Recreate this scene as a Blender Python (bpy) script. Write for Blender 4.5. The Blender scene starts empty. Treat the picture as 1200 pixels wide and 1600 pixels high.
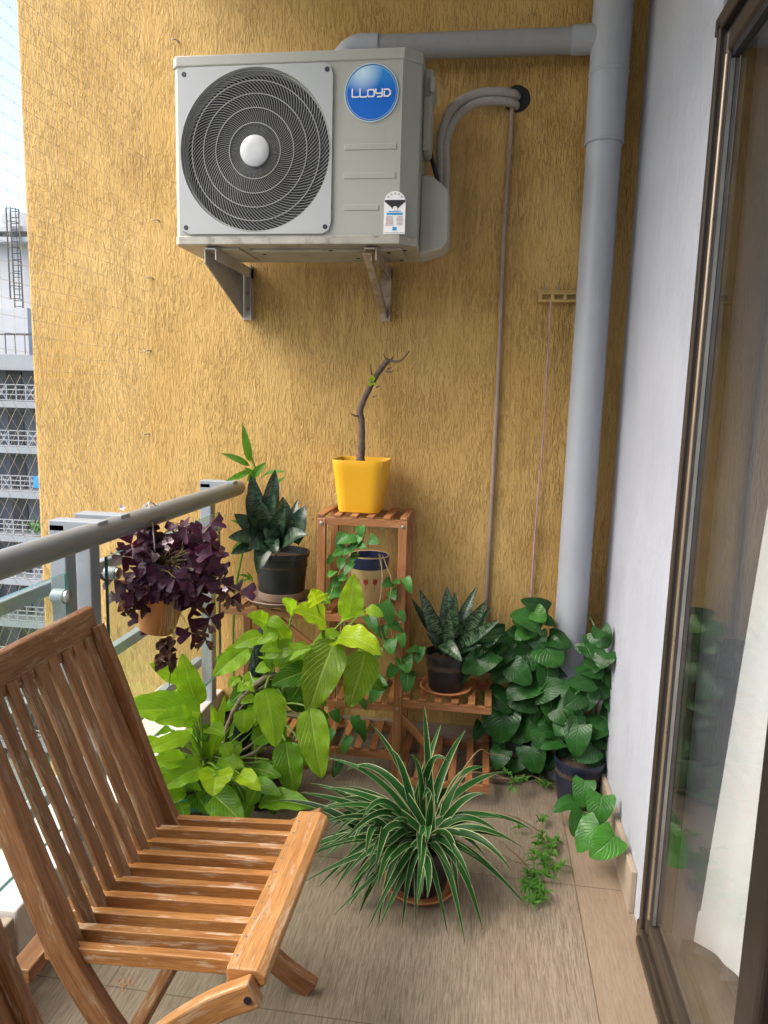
import bpy, bmesh, math, random
from mathutils import Vector, Matrix, noise
PI = math.pi
R = math.radians
rnd = random.Random(11)
S = bpy.context.scene
COL = S.collection
V = Vector

# ------------------------------------------------------------------ camera
F = 1130.0
H = 1.45
YAW, PIT, ROL = R(7.9), R(8.64), R(1.55)
_fw = V((-math.sin(YAW)*math.cos(PIT), math.cos(YAW)*math.cos(PIT), -math.sin(PIT)))
_r0 = V((math.cos(YAW), math.sin(YAW), 0))
_u0 = _r0.cross(_fw)
_rt = _r0*math.cos(ROL) + _u0*math.sin(ROL)
_up = -_r0*math.sin(ROL) + _u0*math.cos(ROL)
CAM = V((0, 0, H))

def ray(x, y): return _fw + _rt*((x-600)/F) - _up*((y-800)/F)
def at(x, y, Y): d = ray(x, y); return CAM + d*(Y/d.y)
def atx(x, y, X): d = ray(x, y); return CAM + d*(X/d.x)
def atz(x, y, Z): d = ray(x, y); return CAM + d*((Z-H)/d.z)

D = 2.863      # back wall plane
XR = 0.489     # right wall plane

# ------------------------------------------------------------------ materials
def new_mat(name):
    m = bpy.data.materials.new(name); m.use_nodes = True
    nt = m.node_tree
    return m, nt, nt.nodes['Principled BSDF'], nt.nodes['Material Output']
def N(nt, t, **kw):
    n = nt.nodes.new(t)
    for k, v in kw.items():
        if k.startswith('i_'):
            key = k[2:]
            key = int(key) if key.isdigit() else key.replace('_', ' ')
            n.inputs[key].default_value = v
        else: setattr(n, k, v)
    return n
def L(nt, a, b): nt.links.new(a, b)
def ramp(nt, stops, inp=None, interp='LINEAR'):
    n = nt.nodes.new('ShaderNodeValToRGB'); cr = n.color_ramp; cr.interpolation = interp
    while len(cr.elements) > 1: cr.elements.remove(cr.elements[-1])
    cr.elements[0].position = stops[0][0]; c = stops[0][1]
    cr.elements[0].color = (*c, 1) if not isinstance(c, (int, float)) else (c, c, c, 1)
    for p, c in stops[1:]:
        e = cr.elements.new(p); e.color = (*c, 1) if not isinstance(c, (int, float)) else (c, c, c, 1)
    if inp is not None: L(nt, inp, n.inputs[0])
    return n
def mathn(nt, op, a, b=None, c=None):
    n = nt.nodes.new('ShaderNodeMath'); n.operation = op
    for i, x in enumerate((a, b, c)):
        if x is None: continue
        if isinstance(x, (int, float)): n.inputs[i].default_value = x
        else: L(nt, x, n.inputs[i])
    return n.outputs[0]
def mixc(nt, fac, a, b, mode='MIX'):
    n = nt.nodes.new('ShaderNodeMix'); n.data_type = 'RGBA'; n.blend_type = mode
    for i, x in ((0, fac), (6, a), (7, b)):
        if isinstance(x, (int, float)): n.inputs[i].default_value = x
        elif isinstance(x, tuple): n.inputs[i].default_value = (*x[:3], 1)
        else: L(nt, x, n.inputs[i])
    return n.outputs[2]
def coords(nt, kind='Object', scale=(1, 1, 1), rot=(0, 0, 0)):
    tc = nt.nodes.new('ShaderNodeTexCoord'); mp = nt.nodes.new('ShaderNodeMapping')
    mp.inputs['Scale'].default_value = scale; mp.inputs['Rotation'].default_value = rot
    L(nt, tc.outputs[kind], mp.inputs[0]); return mp.outputs[0]
def noisen(nt, vec, scale, detail=3, rough=.55, dist=0):
    n = N(nt, 'ShaderNodeTexNoise'); n.inputs['Scale'].default_value = scale
    n.inputs['Detail'].default_value = detail; n.inputs['Roughness'].default_value = rough
    n.inputs['Distortion'].default_value = dist
    L(nt, vec, n.inputs['Vector']); return n.outputs[0]
def bump(nt, bs, h, strength=.3, dist=.002):
    b = N(nt, 'ShaderNodeBump'); b.inputs['Strength'].default_value = strength
    b.inputs['Distance'].default_value = dist
    L(nt, h, b.inputs['Height']); L(nt, b.outputs[0], bs.inputs['Normal']); return b

def mat_basic(name, col, rough=.5, metal=0, var=.12, scale=12, bmp=.05, spec=.5, dirt=None):
    m, nt, bs, out = new_mat(name)
    c = coords(nt)
    n1 = noisen(nt, c, scale, 5, .6)
    r = ramp(nt, [(.3, tuple(x*(1-var) for x in col)), (.7, tuple(min(1, x*(1+var)) for x in col))], n1)
    colo = r.outputs[0]
    if dirt:
        n3 = noisen(nt, c, dirt[0], 6, .7)
        colo = mixc(nt, ramp(nt, [(dirt[1], 0), (dirt[1]+.15, dirt[3] if len(dirt) > 3 else .8)], n3).outputs[0], colo, dirt[2])
    L(nt, colo, bs.inputs['Base Color'])
    n2 = noisen(nt, c, scale*8, 3)
    L(nt, ramp(nt, [(.2, max(0, rough-.08)), (.8, min(1, rough+.1))], n1).outputs[0], bs.inputs['Roughness'])
    bs.inputs['Metallic'].default_value = metal
    bs.inputs['Specular IOR Level'].default_value = spec
    if bmp: bump(nt, bs, n2, bmp, .001)
    return m

def mat_plaster(name, ca, cb, groove, sx=85, sz=13, depth=.0042, dark=.35):
    """trowelled plaster with short upright drag marks"""
    m, nt, bs, out = new_mat(name)
    c1 = coords(nt, 'Object', (sx, sx, sz)); warp = noisen(nt, coords(nt, 'Object', (9, 9, 5)), 1.0, 3)
    n1 = noisen(nt, c1, 1.0, 4, .6, 1.3)
    n2 = noisen(nt, coords(nt, 'Object', (sx*2.1, sx*2.1, sz*2.6)), 1.0, 2, .5, .6)
    n3 = noisen(nt, coords(nt, 'Object', (2.2, 2.2, 1.2)), 1.0, 5, .62)
    cut = mathn(nt, 'ADD', n1, mathn(nt, 'MULTIPLY', mathn(nt, 'SUBTRACT', warp, .5), .22))
    g = ramp(nt, [(.36, 0), (.46, .6), (.62, 1)], cut)
    pat = ramp(nt, [(.35, .45), (.62, 1)], noisen(nt, coords(nt, 'Object', (6, 6, 3.2)), 1.0, 4, .65)).outputs[0]
    h = mathn(nt, 'MULTIPLY', mathn(nt, 'ADD', g.outputs[0], mathn(nt, 'MULTIPLY', n2, .28)), pat)
    base = ramp(nt, [(.32, ca), (.68, cb)], n3)
    st = noisen(nt, coords(nt, 'Object', (3.1, 3.1, 1.6)), 1.0, 7, .7)
    base = ramp(nt, [(0, 0), (1, 1)], base.outputs[0]) if False else base
    stm = ramp(nt, [(.56, 0), (.72, .45)], st)
    base_c = mixc(nt, stm.outputs[0], base.outputs[0], groove)
    gm = ramp(nt, [(.34, dark), (.50, 0)], cut)
    col = mixc(nt, mathn(nt, 'MULTIPLY', gm.outputs[0], pat), base_c, groove)
    L(nt, col, bs.inputs['Base Color'])
    bs.inputs['Roughness'].default_value = .75
    bs.inputs['Specular IOR Level'].default_value = .3
    bump(nt, bs, h, 1.0, depth)
    return m

def mat_wood(name, c_dark, c_mid, c_light, rough=.5, wear=None, wear_amt=.5, gs=1.0):
    m, nt, bs, out = new_mat(name)
    uv = coords(nt, 'UV', (4.5*gs, 52*gs, 1))
    n1 = noisen(nt, uv, 1.0, 5, .6, .45)
    uv2 = coords(nt, 'UV', (18*gs, 300*gs, 1))
    n2 = noisen(nt, uv2, 1.0, 3, .6, .3)
    uv3 = coords(nt, 'UV', (9, 42, 1))
    n3 = noisen(nt, uv3, 1.0, 4, .65)
    r = ramp(nt, [(.22, c_dark), (.48, c_mid), (.80, c_light)], n1)
    wt = N(nt, 'ShaderNodeAttribute', attribute_name='tint')
    col = mixc(nt, ramp(nt, [(.40, .38), (.55, 0)], n2).outputs[0], r.outputs[0], tuple(x*.6 for x in c_dark))
    col = mixc(nt, 1.0, col, wt.outputs['Color'], 'MULTIPLY')
    if wear:
        k = mathn(nt, 'MULTIPLY', ramp(nt, [(.55, 0), (.62, 1)], n3).outputs[0], ramp(nt, [(.4, .25), (.6, 1)], n2).outputs[0])
        k = mathn(nt, 'MULTIPLY', k, wear_amt)
        col = mixc(nt, k, col, wear)
    L(nt, col, bs.inputs['Base Color'])
    L(nt, ramp(nt, [(.3, rough-.1), (.7, rough+.15)], n3).outputs[0], bs.inputs['Roughness'])
    bump(nt, bs, mathn(nt, 'ADD', n2, mathn(nt, 'MULTIPLY', n1, .6)), .45, .0015)
    return m

def mat_leaf(name, base, vein, rough=.35, trans=.35, nveins=9, slope=1.2, veinamt=.5, tcol=None, mid=.02, mottle=.18, bstr=.6):
    m, nt, bs, out = new_mat(name)
    tc = nt.nodes.new('ShaderNodeTexCoord'); sp = nt.nodes.new('ShaderNodeSeparateXYZ')
    L(nt, tc.outputs['UV'], sp.inputs[0])
    a = mathn(nt, 'ABSOLUTE', mathn(nt, 'SUBTRACT', sp.outputs[0], .5))
    midm = ramp(nt, [(0, 1), (mid, .9), (mid*2.2, 0)], a).outputs[0]
    ph = mathn(nt, 'SUBTRACT', mathn(nt, 'MULTIPLY', sp.outputs[1], nveins), mathn(nt, 'MULTIPLY', a, slope*nveins*.8))
    fr = mathn(nt, 'ABSOLUTE', mathn(nt, 'SUBTRACT', mathn(nt, 'FRACT', ph), .5))
    side = ramp(nt, [(0, 1), (.06, .55), (.16, 0)], fr).outputs[0]
    vm = mathn(nt, 'MAXIMUM', midm, mathn(nt, 'MULTIPLY', side, .55))
    at_ = N(nt, 'ShaderNodeAttribute', attribute_name='tint')
    n1 = noisen(nt, coords(nt), 22, 4, .6)
    k = ramp(nt, [(.3, 1-mottle), (.7, 1+mottle)], n1).outputs[0]
    b = mixc(nt, 1.0, at_.outputs['Color'], base, 'MULTIPLY')
    b = mixc(nt, 1.0, b, k, 'MULTIPLY')
    col = mixc(nt, mathn(nt, 'MULTIPLY', vm, veinamt), b, mixc(nt, .6, b, vein))
    ns = noisen(nt, coords(nt, 'Object', (1, 1, 1)), 38, 5, .7)
    edge = mathn(nt, 'ADD', ns, mathn(nt, 'MULTIPLY', ramp(nt, [(.40, 0), (.5, 1)], a).outputs[0], .10))
    edge = mathn(nt, 'ADD', edge, mathn(nt, 'MULTIPLY', ramp(nt, [(.86, 0), (1, 1)], sp.outputs[1]).outputs[0], .12))
    col = mixc(nt, ramp(nt, [(.70, 0), (.76, .75)], edge).outputs[0], col, mixc(nt, .35, (.20, .11, .03), b))
    L(nt, col, bs.inputs['Base Color'])
    bs.inputs['Roughness'].default_value = rough
    bs.inputs['Specular IOR Level'].default_value = .32
    h = mathn(nt, 'SUBTRACT', 1.0, vm)
    bump(nt, bs, mathn(nt, 'ADD', h, mathn(nt, 'MULTIPLY', n1, .5)), bstr, .0022)
    if trans:
        tr = N(nt, 'ShaderNodeBsdfTranslucent')
        L(nt, mixc(nt, 1.0, col, tcol or (1.35, 1.3, .55), 'MULTIPLY'), tr.inputs[0])
        mx = N(nt, 'ShaderNodeMixShader'); mx.inputs[0].default_value = trans
        L(nt, bs.outputs[0], mx.inputs[1]); L(nt, tr.outputs[0], mx.inputs[2]); L(nt, mx.outputs[0], out.inputs[0])
    return m

def mat_banded(name, dark, light, edge=None, bands=26, amt=.7):
    """snake plant: cross bands on dark green"""
    m, nt, bs, out = new_mat(name)
    tc = nt.nodes.new('ShaderNodeTexCoord'); sp = nt.nodes.new('ShaderNodeSeparateXYZ')
    L(nt, tc.outputs['UV'], sp.inputs[0])
    mp = nt.nodes.new('ShaderNodeMapping'); mp.inputs['Scale'].default_value = (2.0, bands*1.15, 1)
    L(nt, tc.outputs['UV'], mp.inputs[0])
    at_ = N(nt, 'ShaderNodeAttribute', attribute_name='tint')
    mp2 = nt.nodes.new('ShaderNodeVectorMath'); mp2.operation = 'ADD'
    L(nt, mp.outputs[0], mp2.inputs[0]); L(nt, at_.outputs['Vector'], mp2.inputs[1])
    n1 = noisen(nt, mp2.outputs[0], 1.0, 4, .62, .5)
    a = mathn(nt, 'ABSOLUTE', mathn(nt, 'SUBTRACT', sp.outputs[0], .5))
    k = ramp(nt, [(.46, 0), (.56, amt)], n1).outputs[0]
    k = mathn(nt, 'MULTIPLY', k, ramp(nt, [(.36, 1), (.46, .1)], a).outputs[0])
    k = mathn(nt, 'MULTIPLY', k, N(nt, 'ShaderNodeSeparateColor').outputs[0]) if False else k
    sc = N(nt, 'ShaderNodeSeparateColor'); L(nt, at_.outputs['Color'], sc.inputs[0])
    k = mathn(nt, 'MULTIPLY', k, sc.outputs[0])
    col = mixc(nt, k, dark, light)
    L(nt, col, bs.inputs['Base Color']); bs.inputs['Roughness'].default_value = .33
    bump(nt, bs, n1, .2, .001)
    return m

def mat_spider(name, green, cream, light):
    m, nt, bs, out = new_mat(name)
    tc = nt.nodes.new('ShaderNodeTexCoord'); sp = nt.nodes.new('ShaderNodeSeparateXYZ')
    L(nt, tc.outputs['UV'], sp.inputs[0])
    a = mathn(nt, 'ABSOLUTE', mathn(nt, 'SUBTRACT', sp.outputs[0], .5))
    mp = nt.nodes.new('ShaderNodeMapping'); mp.inputs['Scale'].default_value = (26, 1.2, 1)
    L(nt, tc.outputs['UV'], mp.inputs[0])
    n1 = noisen(nt, mp.outputs[0], 1.0, 2)
    at_ = N(nt, 'ShaderNodeAttribute', attribute_name='tint')
    g = mixc(nt, ramp(nt, [(.4, 0), (.65, .6)], n1).outputs[0], green, light)
    g = mixc(nt, 1.0, g, at_.outputs['Color'], 'MULTIPLY')
    e = ramp(nt, [(.40, 0), (.44, 1)], a).outputs[0]
    col = mixc(nt, e, g, cream)
    tipm = ramp(nt, [(.965, 0), (.985, 1)], sp.outputs[1]).outputs[0]
    col = mixc(nt, tipm, col, (.16, .08, .03))
    L(nt, col, bs.inputs['Base Color']); bs.inputs['Roughness'].default_value = .45; bs.inputs['Specular IOR Level'].default_value = .22
    tr = N(nt, 'ShaderNodeBsdfTranslucent'); L(nt, col, tr.inputs[0])
    mx = N(nt, 'ShaderNodeMixShader'); mx.inputs[0].default_value = .22
    L(nt, bs.outputs[0], mx.inputs[1]); L(nt, tr.outputs[0], mx.inputs[2]); L(nt, mx.outputs[0], out.inputs[0])
    return m

def mat_glass(name, tint, ior=1.5, boost=1.0, dusty=0.03):
    m, nt, bs, out = new_mat(name)
    nt.nodes.remove(bs)
    t = N(nt, 'ShaderNodeBsdfTransparent'); t.inputs[0].default_value = (*tint, 1)
    g = N(nt, 'ShaderNodeBsdfGlossy'); g.inputs['Roughness'].default_value = .0
    f = N(nt, 'ShaderNodeFresnel'); ge = N(nt, 'ShaderNodeNewGeometry')
    L(nt, mathn(nt, 'ADD', mathn(nt, 'MULTIPLY', ge.outputs['Backfacing'], 1/ior-ior), ior), f.inputs[0])
    k = mathn(nt, 'MULTIPLY', f.outputs[0], boost)
    mx = N(nt, 'ShaderNodeMixShader'); L(nt, k, mx.inputs[0]); L(nt, t.outputs[0], mx.inputs[1]); L(nt, g.outputs[0], mx.inputs[2])
    d = N(nt, 'ShaderNodeBsdfDiffuse'); d.inputs[0].default_value = (.6, .6, .57, 1)
    c = coords(nt, 'Object', (30, 60, 2.5))
    n = noisen(nt, c, 1.0, 5, .7)
    mx2 = N(nt, 'ShaderNodeMixShader'); L(nt, ramp(nt, [(.4, dusty*.3), (.75, dusty*2)], n).outputs[0], mx2.inputs[0])
    L(nt, mx.outputs[0], mx2.inputs[1]); L(nt, d.outputs[0], mx2.inputs[2]); L(nt, mx2.outputs[0], out.inputs[0])
    return m

def mat_fabric(name, col, trans=.35):
    m, nt, bs, out = new_mat(name)
    bs.inputs['Base Color'].default_value = (*col, 1); bs.inputs['Roughness'].default_value = .9
    bs.inputs['Specular IOR Level'].default_value = .1
    n = noisen(nt, coords(nt, 'Object', (400, 400, 400)), 1.0, 2); bump(nt, bs, n, .15, .0006)
    tr = N(nt, 'ShaderNodeBsdfTranslucent'); tr.inputs[0].default_value = (*col, 1)
    mx = N(nt, 'ShaderNodeMixShader'); mx.inputs[0].default_value = trans
    L(nt, bs.outputs[0], mx.inputs[1]); L(nt, tr.outputs[0], mx.inputs[2]); L(nt, mx.outputs[0], out.inputs[0])
    return m

def mat_floor():
    m, nt, bs, out = new_mat('wood look floor tile')
    n1 = noisen(nt, coords(nt, 'Object', (90, 3.5, 1)), 1.0, 6, .6, 1.2)
    n2 = noisen(nt, coords(nt, 'Object', (300, 16, 1)), 1.0, 5, .7, .5)
    n3 = noisen(nt, coords(nt, 'Object', (3, 1.6, 1)), 1.0, 4, .6)
    n4 = noisen(nt, coords(nt), 5.5, 6, .72)
    base = ramp(nt, [(.25, (.25, .20, .147)), (.5, (.312, .254, .19)), (.75, (.36, .297, .225))], n1).outputs[0]
    tc = nt.nodes.new('ShaderNodeTexCoord'); sp = nt.nodes.new('ShaderNodeSeparateXYZ'); L(nt, tc.outputs['Object'], sp.inputs[0])
    base = mixc(nt, ramp(nt, [(.40, .6), (.55, 0)], n2).outputs[0], base, (.10, .073, .05))
    base = mixc(nt, ramp(nt, [(.35, 0), (.75, .35)], n3).outputs[0], base, (.20, .13, .085))
    # the narrow cut tiles along the white wall are redder
    strip = ramp(nt, [(.0, 0), (.001, 1)], mathn(nt, 'SUBTRACT', sp.outputs[0], .333)).outputs[0]
    base = mixc(nt, mathn(nt, 'MULTIPLY', strip, .45), base, (.33, .235, .155))
    def joint(o, p0, step, w):
        f = mathn(nt, 'ABSOLUTE', mathn(nt, 'SUBTRACT', mathn(nt, 'FRACT', mathn(nt, 'ADD', mathn(nt, 'DIVIDE', mathn(nt, 'SUBTRACT', o, p0), step), .5)), .5))
        return mathn(nt, 'LESS_THAN', f, w/step)
    j = mathn(nt, 'MAXIMUM', joint(sp.outputs[0], .333, 1.2, .0018), joint(sp.outputs[1], 2.09, .6, .0018))
    base = mixc(nt, mathn(nt, 'MULTIPLY', j, .75), base, (.12, .08, .05))
    dirt = ramp(nt, [(.58, 0), (.75, .28)], n4).outputs[0]
    base = mixc(nt, dirt, base, (.11, .085, .065))
    L(nt, base, bs.inputs['Base Color'])
    L(nt, ramp(nt, [(.3, .36), (.7, .6)], n2).outputs[0], bs.inputs['Roughness'])
    hh = mathn(nt, 'SUBTRACT', mathn(nt, 'ADD', n2, mathn(nt, 'MULTIPLY', n1, .5)), mathn(nt, 'MULTIPLY', j, 1.5))
    bump(nt, bs, hh, .35, .0015)
    return m

M = {}
M['ochre'] = mat_plaster('ochre plaster', (.55, .335, .098), (.655, .435, .16), (.29, .14, .03), sx=122, sz=22, depth=.0048, dark=.38)
def wall_runs(m):
    nt = m.node_tree; bs = nt.nodes['Principled BSDF']; lk = bs.inputs['Base Color'].links[0].from_socket
    tc = nt.nodes.new('ShaderNodeTexCoord'); sp = nt.nodes.new('ShaderNodeSeparateXYZ'); L(nt, tc.outputs['Object'], sp.inputs[0])
    st = noisen(nt, coords(nt, 'Object', (16, 16, .9)), 1.0, 6, .7)
    tot = None
    for x, w, z, ln in ((-.60, .42, 1.97, .45), (-.12, .20, 2.45, .8), (.05, .07, 2.5, 1.0), (-.1, .4, 2.68, .35), (.28, .13, 1.83, .5), (-.35, .28, 1.9, .3)):
        a = ramp(nt, [(0, 1), (1, 0)], mathn(nt, 'DIVIDE', mathn(nt, 'ABSOLUTE', mathn(nt, 'SUBTRACT', sp.outputs[0], x)), w)).outputs[0]
        d = mathn(nt, 'DIVIDE', mathn(nt, 'SUBTRACT', z, sp.outputs[2]), ln)
        b = ramp(nt, [(0, 0), (.04, 1), (1, 0)], d).outputs[0]
        k = mathn(nt, 'MULTIPLY', a, b); tot = k if tot is None else mathn(nt, 'MAXIMUM', tot, k)
    k = mathn(nt, 'MULTIPLY', tot, ramp(nt, [(.38, 0), (.62, .55)], st).outputs[0])
    L(nt, mixc(nt, k, lk, (.20, .105, .025)), bs.inputs['Base Color'])
wall_runs(M['ochre'])
M['white_wall'] = mat_plaster('white plaster', (.40, .42, .475), (.46, .48, .53), (.33, .34, .36), sx=110, sz=22, depth=.0012, dark=.25)
M['ceiling'] = mat_basic('white ceiling paint', (.75, .75, .73), .8, var=.03)
M['floor'] = mat_floor()
M['stone'] = mat_basic('pale kerb stone', (.62, .58, .54), .55, var=.1, scale=9, dirt=(7, .55, (.45, .36, .28)))
M['skirting_beige'] = mat_basic('beige skirting tile', (.36, .29, .22), .55, var=.12, scale=10, dirt=(16, .6, (.22, .13, .08)))
M['skirting'] = mat_wood('skirting tile', (.20, .15, .105), (.33, .26, .19), (.42, .35, .27), .5, wear=(.25, .15, .09), wear_amt=.6, gs=.7)
M['railpaint'] = mat_basic('grey rail paint', (.27, .305, .335), .4, var=.06, scale=20, dirt=(9, .6, (.3, .3, .29)))
M['handrail'] = mat_basic('grey handrail', (.20, .215, .22), .36, var=.08, scale=7, bmp=.1, dirt=(16, .64, (.2, .2, .2), .5))
M['steel'] = mat_basic('brushed steel', (.5, .5, .48), .35, metal=.9)
M['railglass'] = mat_glass('railing glass', (.90, .95, .92), dusty=.05)
M['glassedge'] = mat_basic('green glass edge', (.045, .13, .11), .15, var=.1)
M['doorglass'] = mat_glass('door glass', (.97, .975, .97), ior=1.5, boost=1.1, dusty=.003)
M['bronze'] = mat_basic('bronze aluminium', (.075, .058, .044), .33, metal=.5, var=.08, scale=18, dirt=(14, .64, (.2, .17, .14), .4))
M['bronze_shaded'] = mat_basic('dark bronze', (.03, .023, .018), .42, metal=.3)  # shadowed side of the meeting stile put into a darker bronze colour
M['bronze_highlight'] = mat_basic('bronze highlight', (.36, .28, .20), .3, metal=.6, var=.05)  # pale colour painted in for the highlight along the rounded sash
M['gasket'] = mat_basic('dark gasket', (.018, .02, .03), .4)
M['curtain'] = mat_fabric('white curtain cloth', (.90, .91, .90), .12)
M['sheer'] = mat_glass('clear plastic hem', (.86, .87, .86), 1.35, .9, .16)
M['ac'] = mat_basic('cream grey enamel', (.385, .388, .343), .38, var=.025, scale=5, bmp=.02, dirt=(5, .64, (.40, .38, .32), .35))
def streaks(m, amt=.35, col=(.27, .25, .20)):
    nt = m.node_tree; bs = nt.nodes['Principled BSDF']; lk = bs.inputs['Base Color'].links[0].from_socket
    n = noisen(nt, coords(nt, 'Object', (34, 34, 2.2)), 1.0, 6, .7); n2 = noisen(nt, coords(nt, 'Object', (3, 3, 4)), 1.0, 4, .6)
    k = mathn(nt, 'MULTIPLY', ramp(nt, [(.48, 0), (.70, 1)], n).outputs[0], ramp(nt, [(.42, 0), (.66, amt)], n2).outputs[0])
    L(nt, mixc(nt, k, lk, col), bs.inputs['Base Color'])
streaks(M['ac'])
M['ac_bezel'] = mat_basic('pale grey bezel plastic', (.41, .43, .425), .42, var=.02, scale=6, bmp=.02)
M['ac_under'] = mat_basic('galvanised base pan', (.40, .375, .32), .45, metal=.35, var=.2, scale=10, dirt=(14, .55, (.17, .14, .11)))
M['wire'] = mat_basic('grille wire', (.34, .35, .32), .4, var=.03)
M['dark'] = mat_basic('dark cavity', (.012, .013, .015), .7)
M['fan'] = mat_basic('dark fan plastic', (.02, .022, .034), .4)
M['hub'] = mat_basic('white hub cap', (.50, .52, .53), .5, var=.02)
M['bracket'] = mat_basic('bracket steel', (.46, .44, .40), .45, metal=.3, var=.15, dirt=(13, .55, (.24, .2, .16)))
M['bracket_rust'] = mat_basic('worn bracket steel', (.38, .31, .23), .5, metal=.25, var=.2, dirt=(13, .5, (.2, .13, .08)))
M['white'] = mat_basic('white print', (.85, .85, .85), .35, var=.01, bmp=0)
M['black'] = mat_basic('black print', (.02, .02, .02), .4, var=.05, bmp=0)
M['blueprint'] = mat_basic('blue print', (.02, .30, .62), .35, var=.02, bmp=0)
M['greyprint'] = mat_basic('grey print', (.45, .43, .45), .4, var=.05, bmp=0)
M['redprint'] = mat_basic('pale red print', (.62, .40, .38), .4, var=.05, bmp=0)
M['pvc'] = mat_basic('grey pipe', (.36, .38, .42), .45, var=.07, scale=4, bmp=.03, dirt=(6, .62, (.27, .27, .27), .5))
M['pvc2'] = mat_basic('grey branch pipe', (.29, .295, .30), .45, var=.08, scale=5, bmp=.03, dirt=(7, .56, (.2, .19, .175), .6))
streaks(M['pvc'], .4, (.22, .22, .22)); streaks(M['pvc2'], .5, (.16, .15, .135))
M['wrap'] = mat_basic('grey wrapped tape', (.37, .34, .31), .5, var=.15, scale=16, bmp=.3, dirt=(9, .55, (.22, .19, .16)))
M['conduit'] = mat_basic('brown conduit', (.30, .225, .17), .5, var=.18, scale=12, dirt=(9, .62, (.42, .38, .33)))
M['cable'] = mat_basic('black cable', (.015, .016, .02), .35)
M['rack'] = mat_basic('yellowed plastic rail', (.46, .31, .10), .5, var=.15, dirt=(30, .58, (.2, .12, .04)))
M['string'] = mat_basic('lilac cord', (.42, .25, .27), .8, var=.2, scale=30)
M['hook'] = mat_basic('rusty hook', (.33, .31, .29), .5, metal=.5)
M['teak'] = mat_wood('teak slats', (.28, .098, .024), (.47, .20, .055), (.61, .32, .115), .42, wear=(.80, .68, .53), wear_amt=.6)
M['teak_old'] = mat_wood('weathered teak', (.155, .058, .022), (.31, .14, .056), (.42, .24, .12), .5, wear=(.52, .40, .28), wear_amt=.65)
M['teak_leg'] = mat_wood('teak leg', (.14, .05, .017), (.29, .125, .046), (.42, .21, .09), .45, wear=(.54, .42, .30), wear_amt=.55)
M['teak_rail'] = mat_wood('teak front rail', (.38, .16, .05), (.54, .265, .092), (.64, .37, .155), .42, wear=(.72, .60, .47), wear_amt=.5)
M['standwood'] = mat_wood('stand wood', (.24, .09, .034), (.38, .16, .062), (.46, .225, .098), .42, wear=(.50, .31, .17), wear_amt=.3)
M['blackpot'] = mat_basic('black pot plastic', (.018, .019, .022), .35, var=.1)
M['navypot'] = mat_basic('dark blue pot plastic', (.012, .017, .035), .35, var=.1)
M['yellowpot'] = mat_basic('yellow pot plastic', (.78, .41, .018), .35, var=.03, scale=5, bmp=.02, dirt=(14, .66, (.5, .25, .03), .35))
M['terracotta'] = mat_basic('terracotta', (.50, .20, .075), .7, var=.12, scale=9)
M['orangepot'] = mat_basic('orange clay', (.62, .235, .06), .55, var=.08, scale=9)
M['saucer'] = mat_basic('grey brown clay', (.24, .155, .11), .75, var=.2, scale=14, dirt=(14, .56, (.34, .27, .21)))
M['teal'] = mat_basic('teal pot plastic', (.01, .19, .16), .35)
M['cream_pot'] = mat_basic('cream pot glaze', (.62, .45, .22), .35, var=.08)
M['navy_glaze'] = mat_basic('navy pot band', (.022, .034, .095), .3)
M['red_glaze'] = mat_basic('red tulip print', (.45, .045, .02), .4)
M['soil'] = mat_basic('dark soil', (.055, .036, .024), .95, var=.5, scale=60, bmp=1.0)
M['bark'] = mat_basic('brown grey bark', (.115, .078, .058), .8, var=.35, scale=40, bmp=.8)
M['stem'] = mat_basic('grey brown stem', (.20, .15, .105), .75, var=.3, scale=45, bmp=.8)
M['petiole'] = mat_basic('green stem', (.19, .30, .04), .4, var=.2, scale=30)
M['petiole_dark'] = mat_basic('dark green stem', (.05, .09, .025), .45, var=.2, scale=30)
M['petiole_straw'] = mat_basic('straw stem', (.30, .22, .10), .6, var=.25, scale=30)
M['lime'] = mat_leaf('lime leaf', (.29, .51, .028), (.62, .82, .22), .28, .45, 9, 1.1, .75, bstr=1.0)
M['pothos'] = mat_leaf('pothos leaf', (.018, .082, .014), (.08, .21, .05), .29, .12, 8, 1.3, .4, mottle=.3)
M['ivy'] = mat_leaf('climber leaf', (.040, .155, .022), (.14, .32, .08), .33, .2, 6, 1.4, .45)
M['sprig'] = mat_leaf('slim leaf', (.10, .27, .03), (.2, .4, .08), .35, .35, 3, 3, .3)
M['oxalis'] = mat_leaf('purple leaf', (.052, .014, .034), (.18, .055, .09), .38, .2, 5, 1.4, .45, tcol=(2.2, .8, 1.2))
M['oxalis_dry'] = mat_basic('dried brown leaves', (.10, .045, .025), .8, var=.4, scale=50, bmp=.8)
M['petal'] = mat_basic('pale pink petal', (.72, .55, .62), .5)
M['snake'] = mat_banded('banded snake leaf', (.008, .030, .011), (.125, .205, .105), bands=26, amt=.85)
M['snake_dark'] = mat_banded('dark snake leaf', (.007, .024, .011), (.07, .125, .065), bands=28, amt=.8)
M['spider'] = mat_spider('striped spider leaf', (.012, .066, .012), (.42, .50, .25), (.034, .125, .022))
M['plantlet'] = mat_leaf('plantlet leaf', (.09, .27, .03), (.4, .5, .2), .4, .3, 2, 3, .3)
M['net'] = mat_basic('nylon net thread', (.43, .37, .28), .5, var=.02, bmp=0)
M['netgreen'] = mat_basic('dark green net wrap', (.008, .022, .02), .5, var=.3, scale=60, bmp=0)
M['bld_wall'] = mat_basic('grey facade', (.17, .18, .20), .8, var=.06, scale=.6)
M['bld_slab'] = mat_basic('pale concrete slab', (.30, .315, .33), .8, var=.06, scale=.7)
M['bld_white'] = mat_basic('white tower render', (.44, .445, .45), .8, var=.08, scale=.5)
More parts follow.
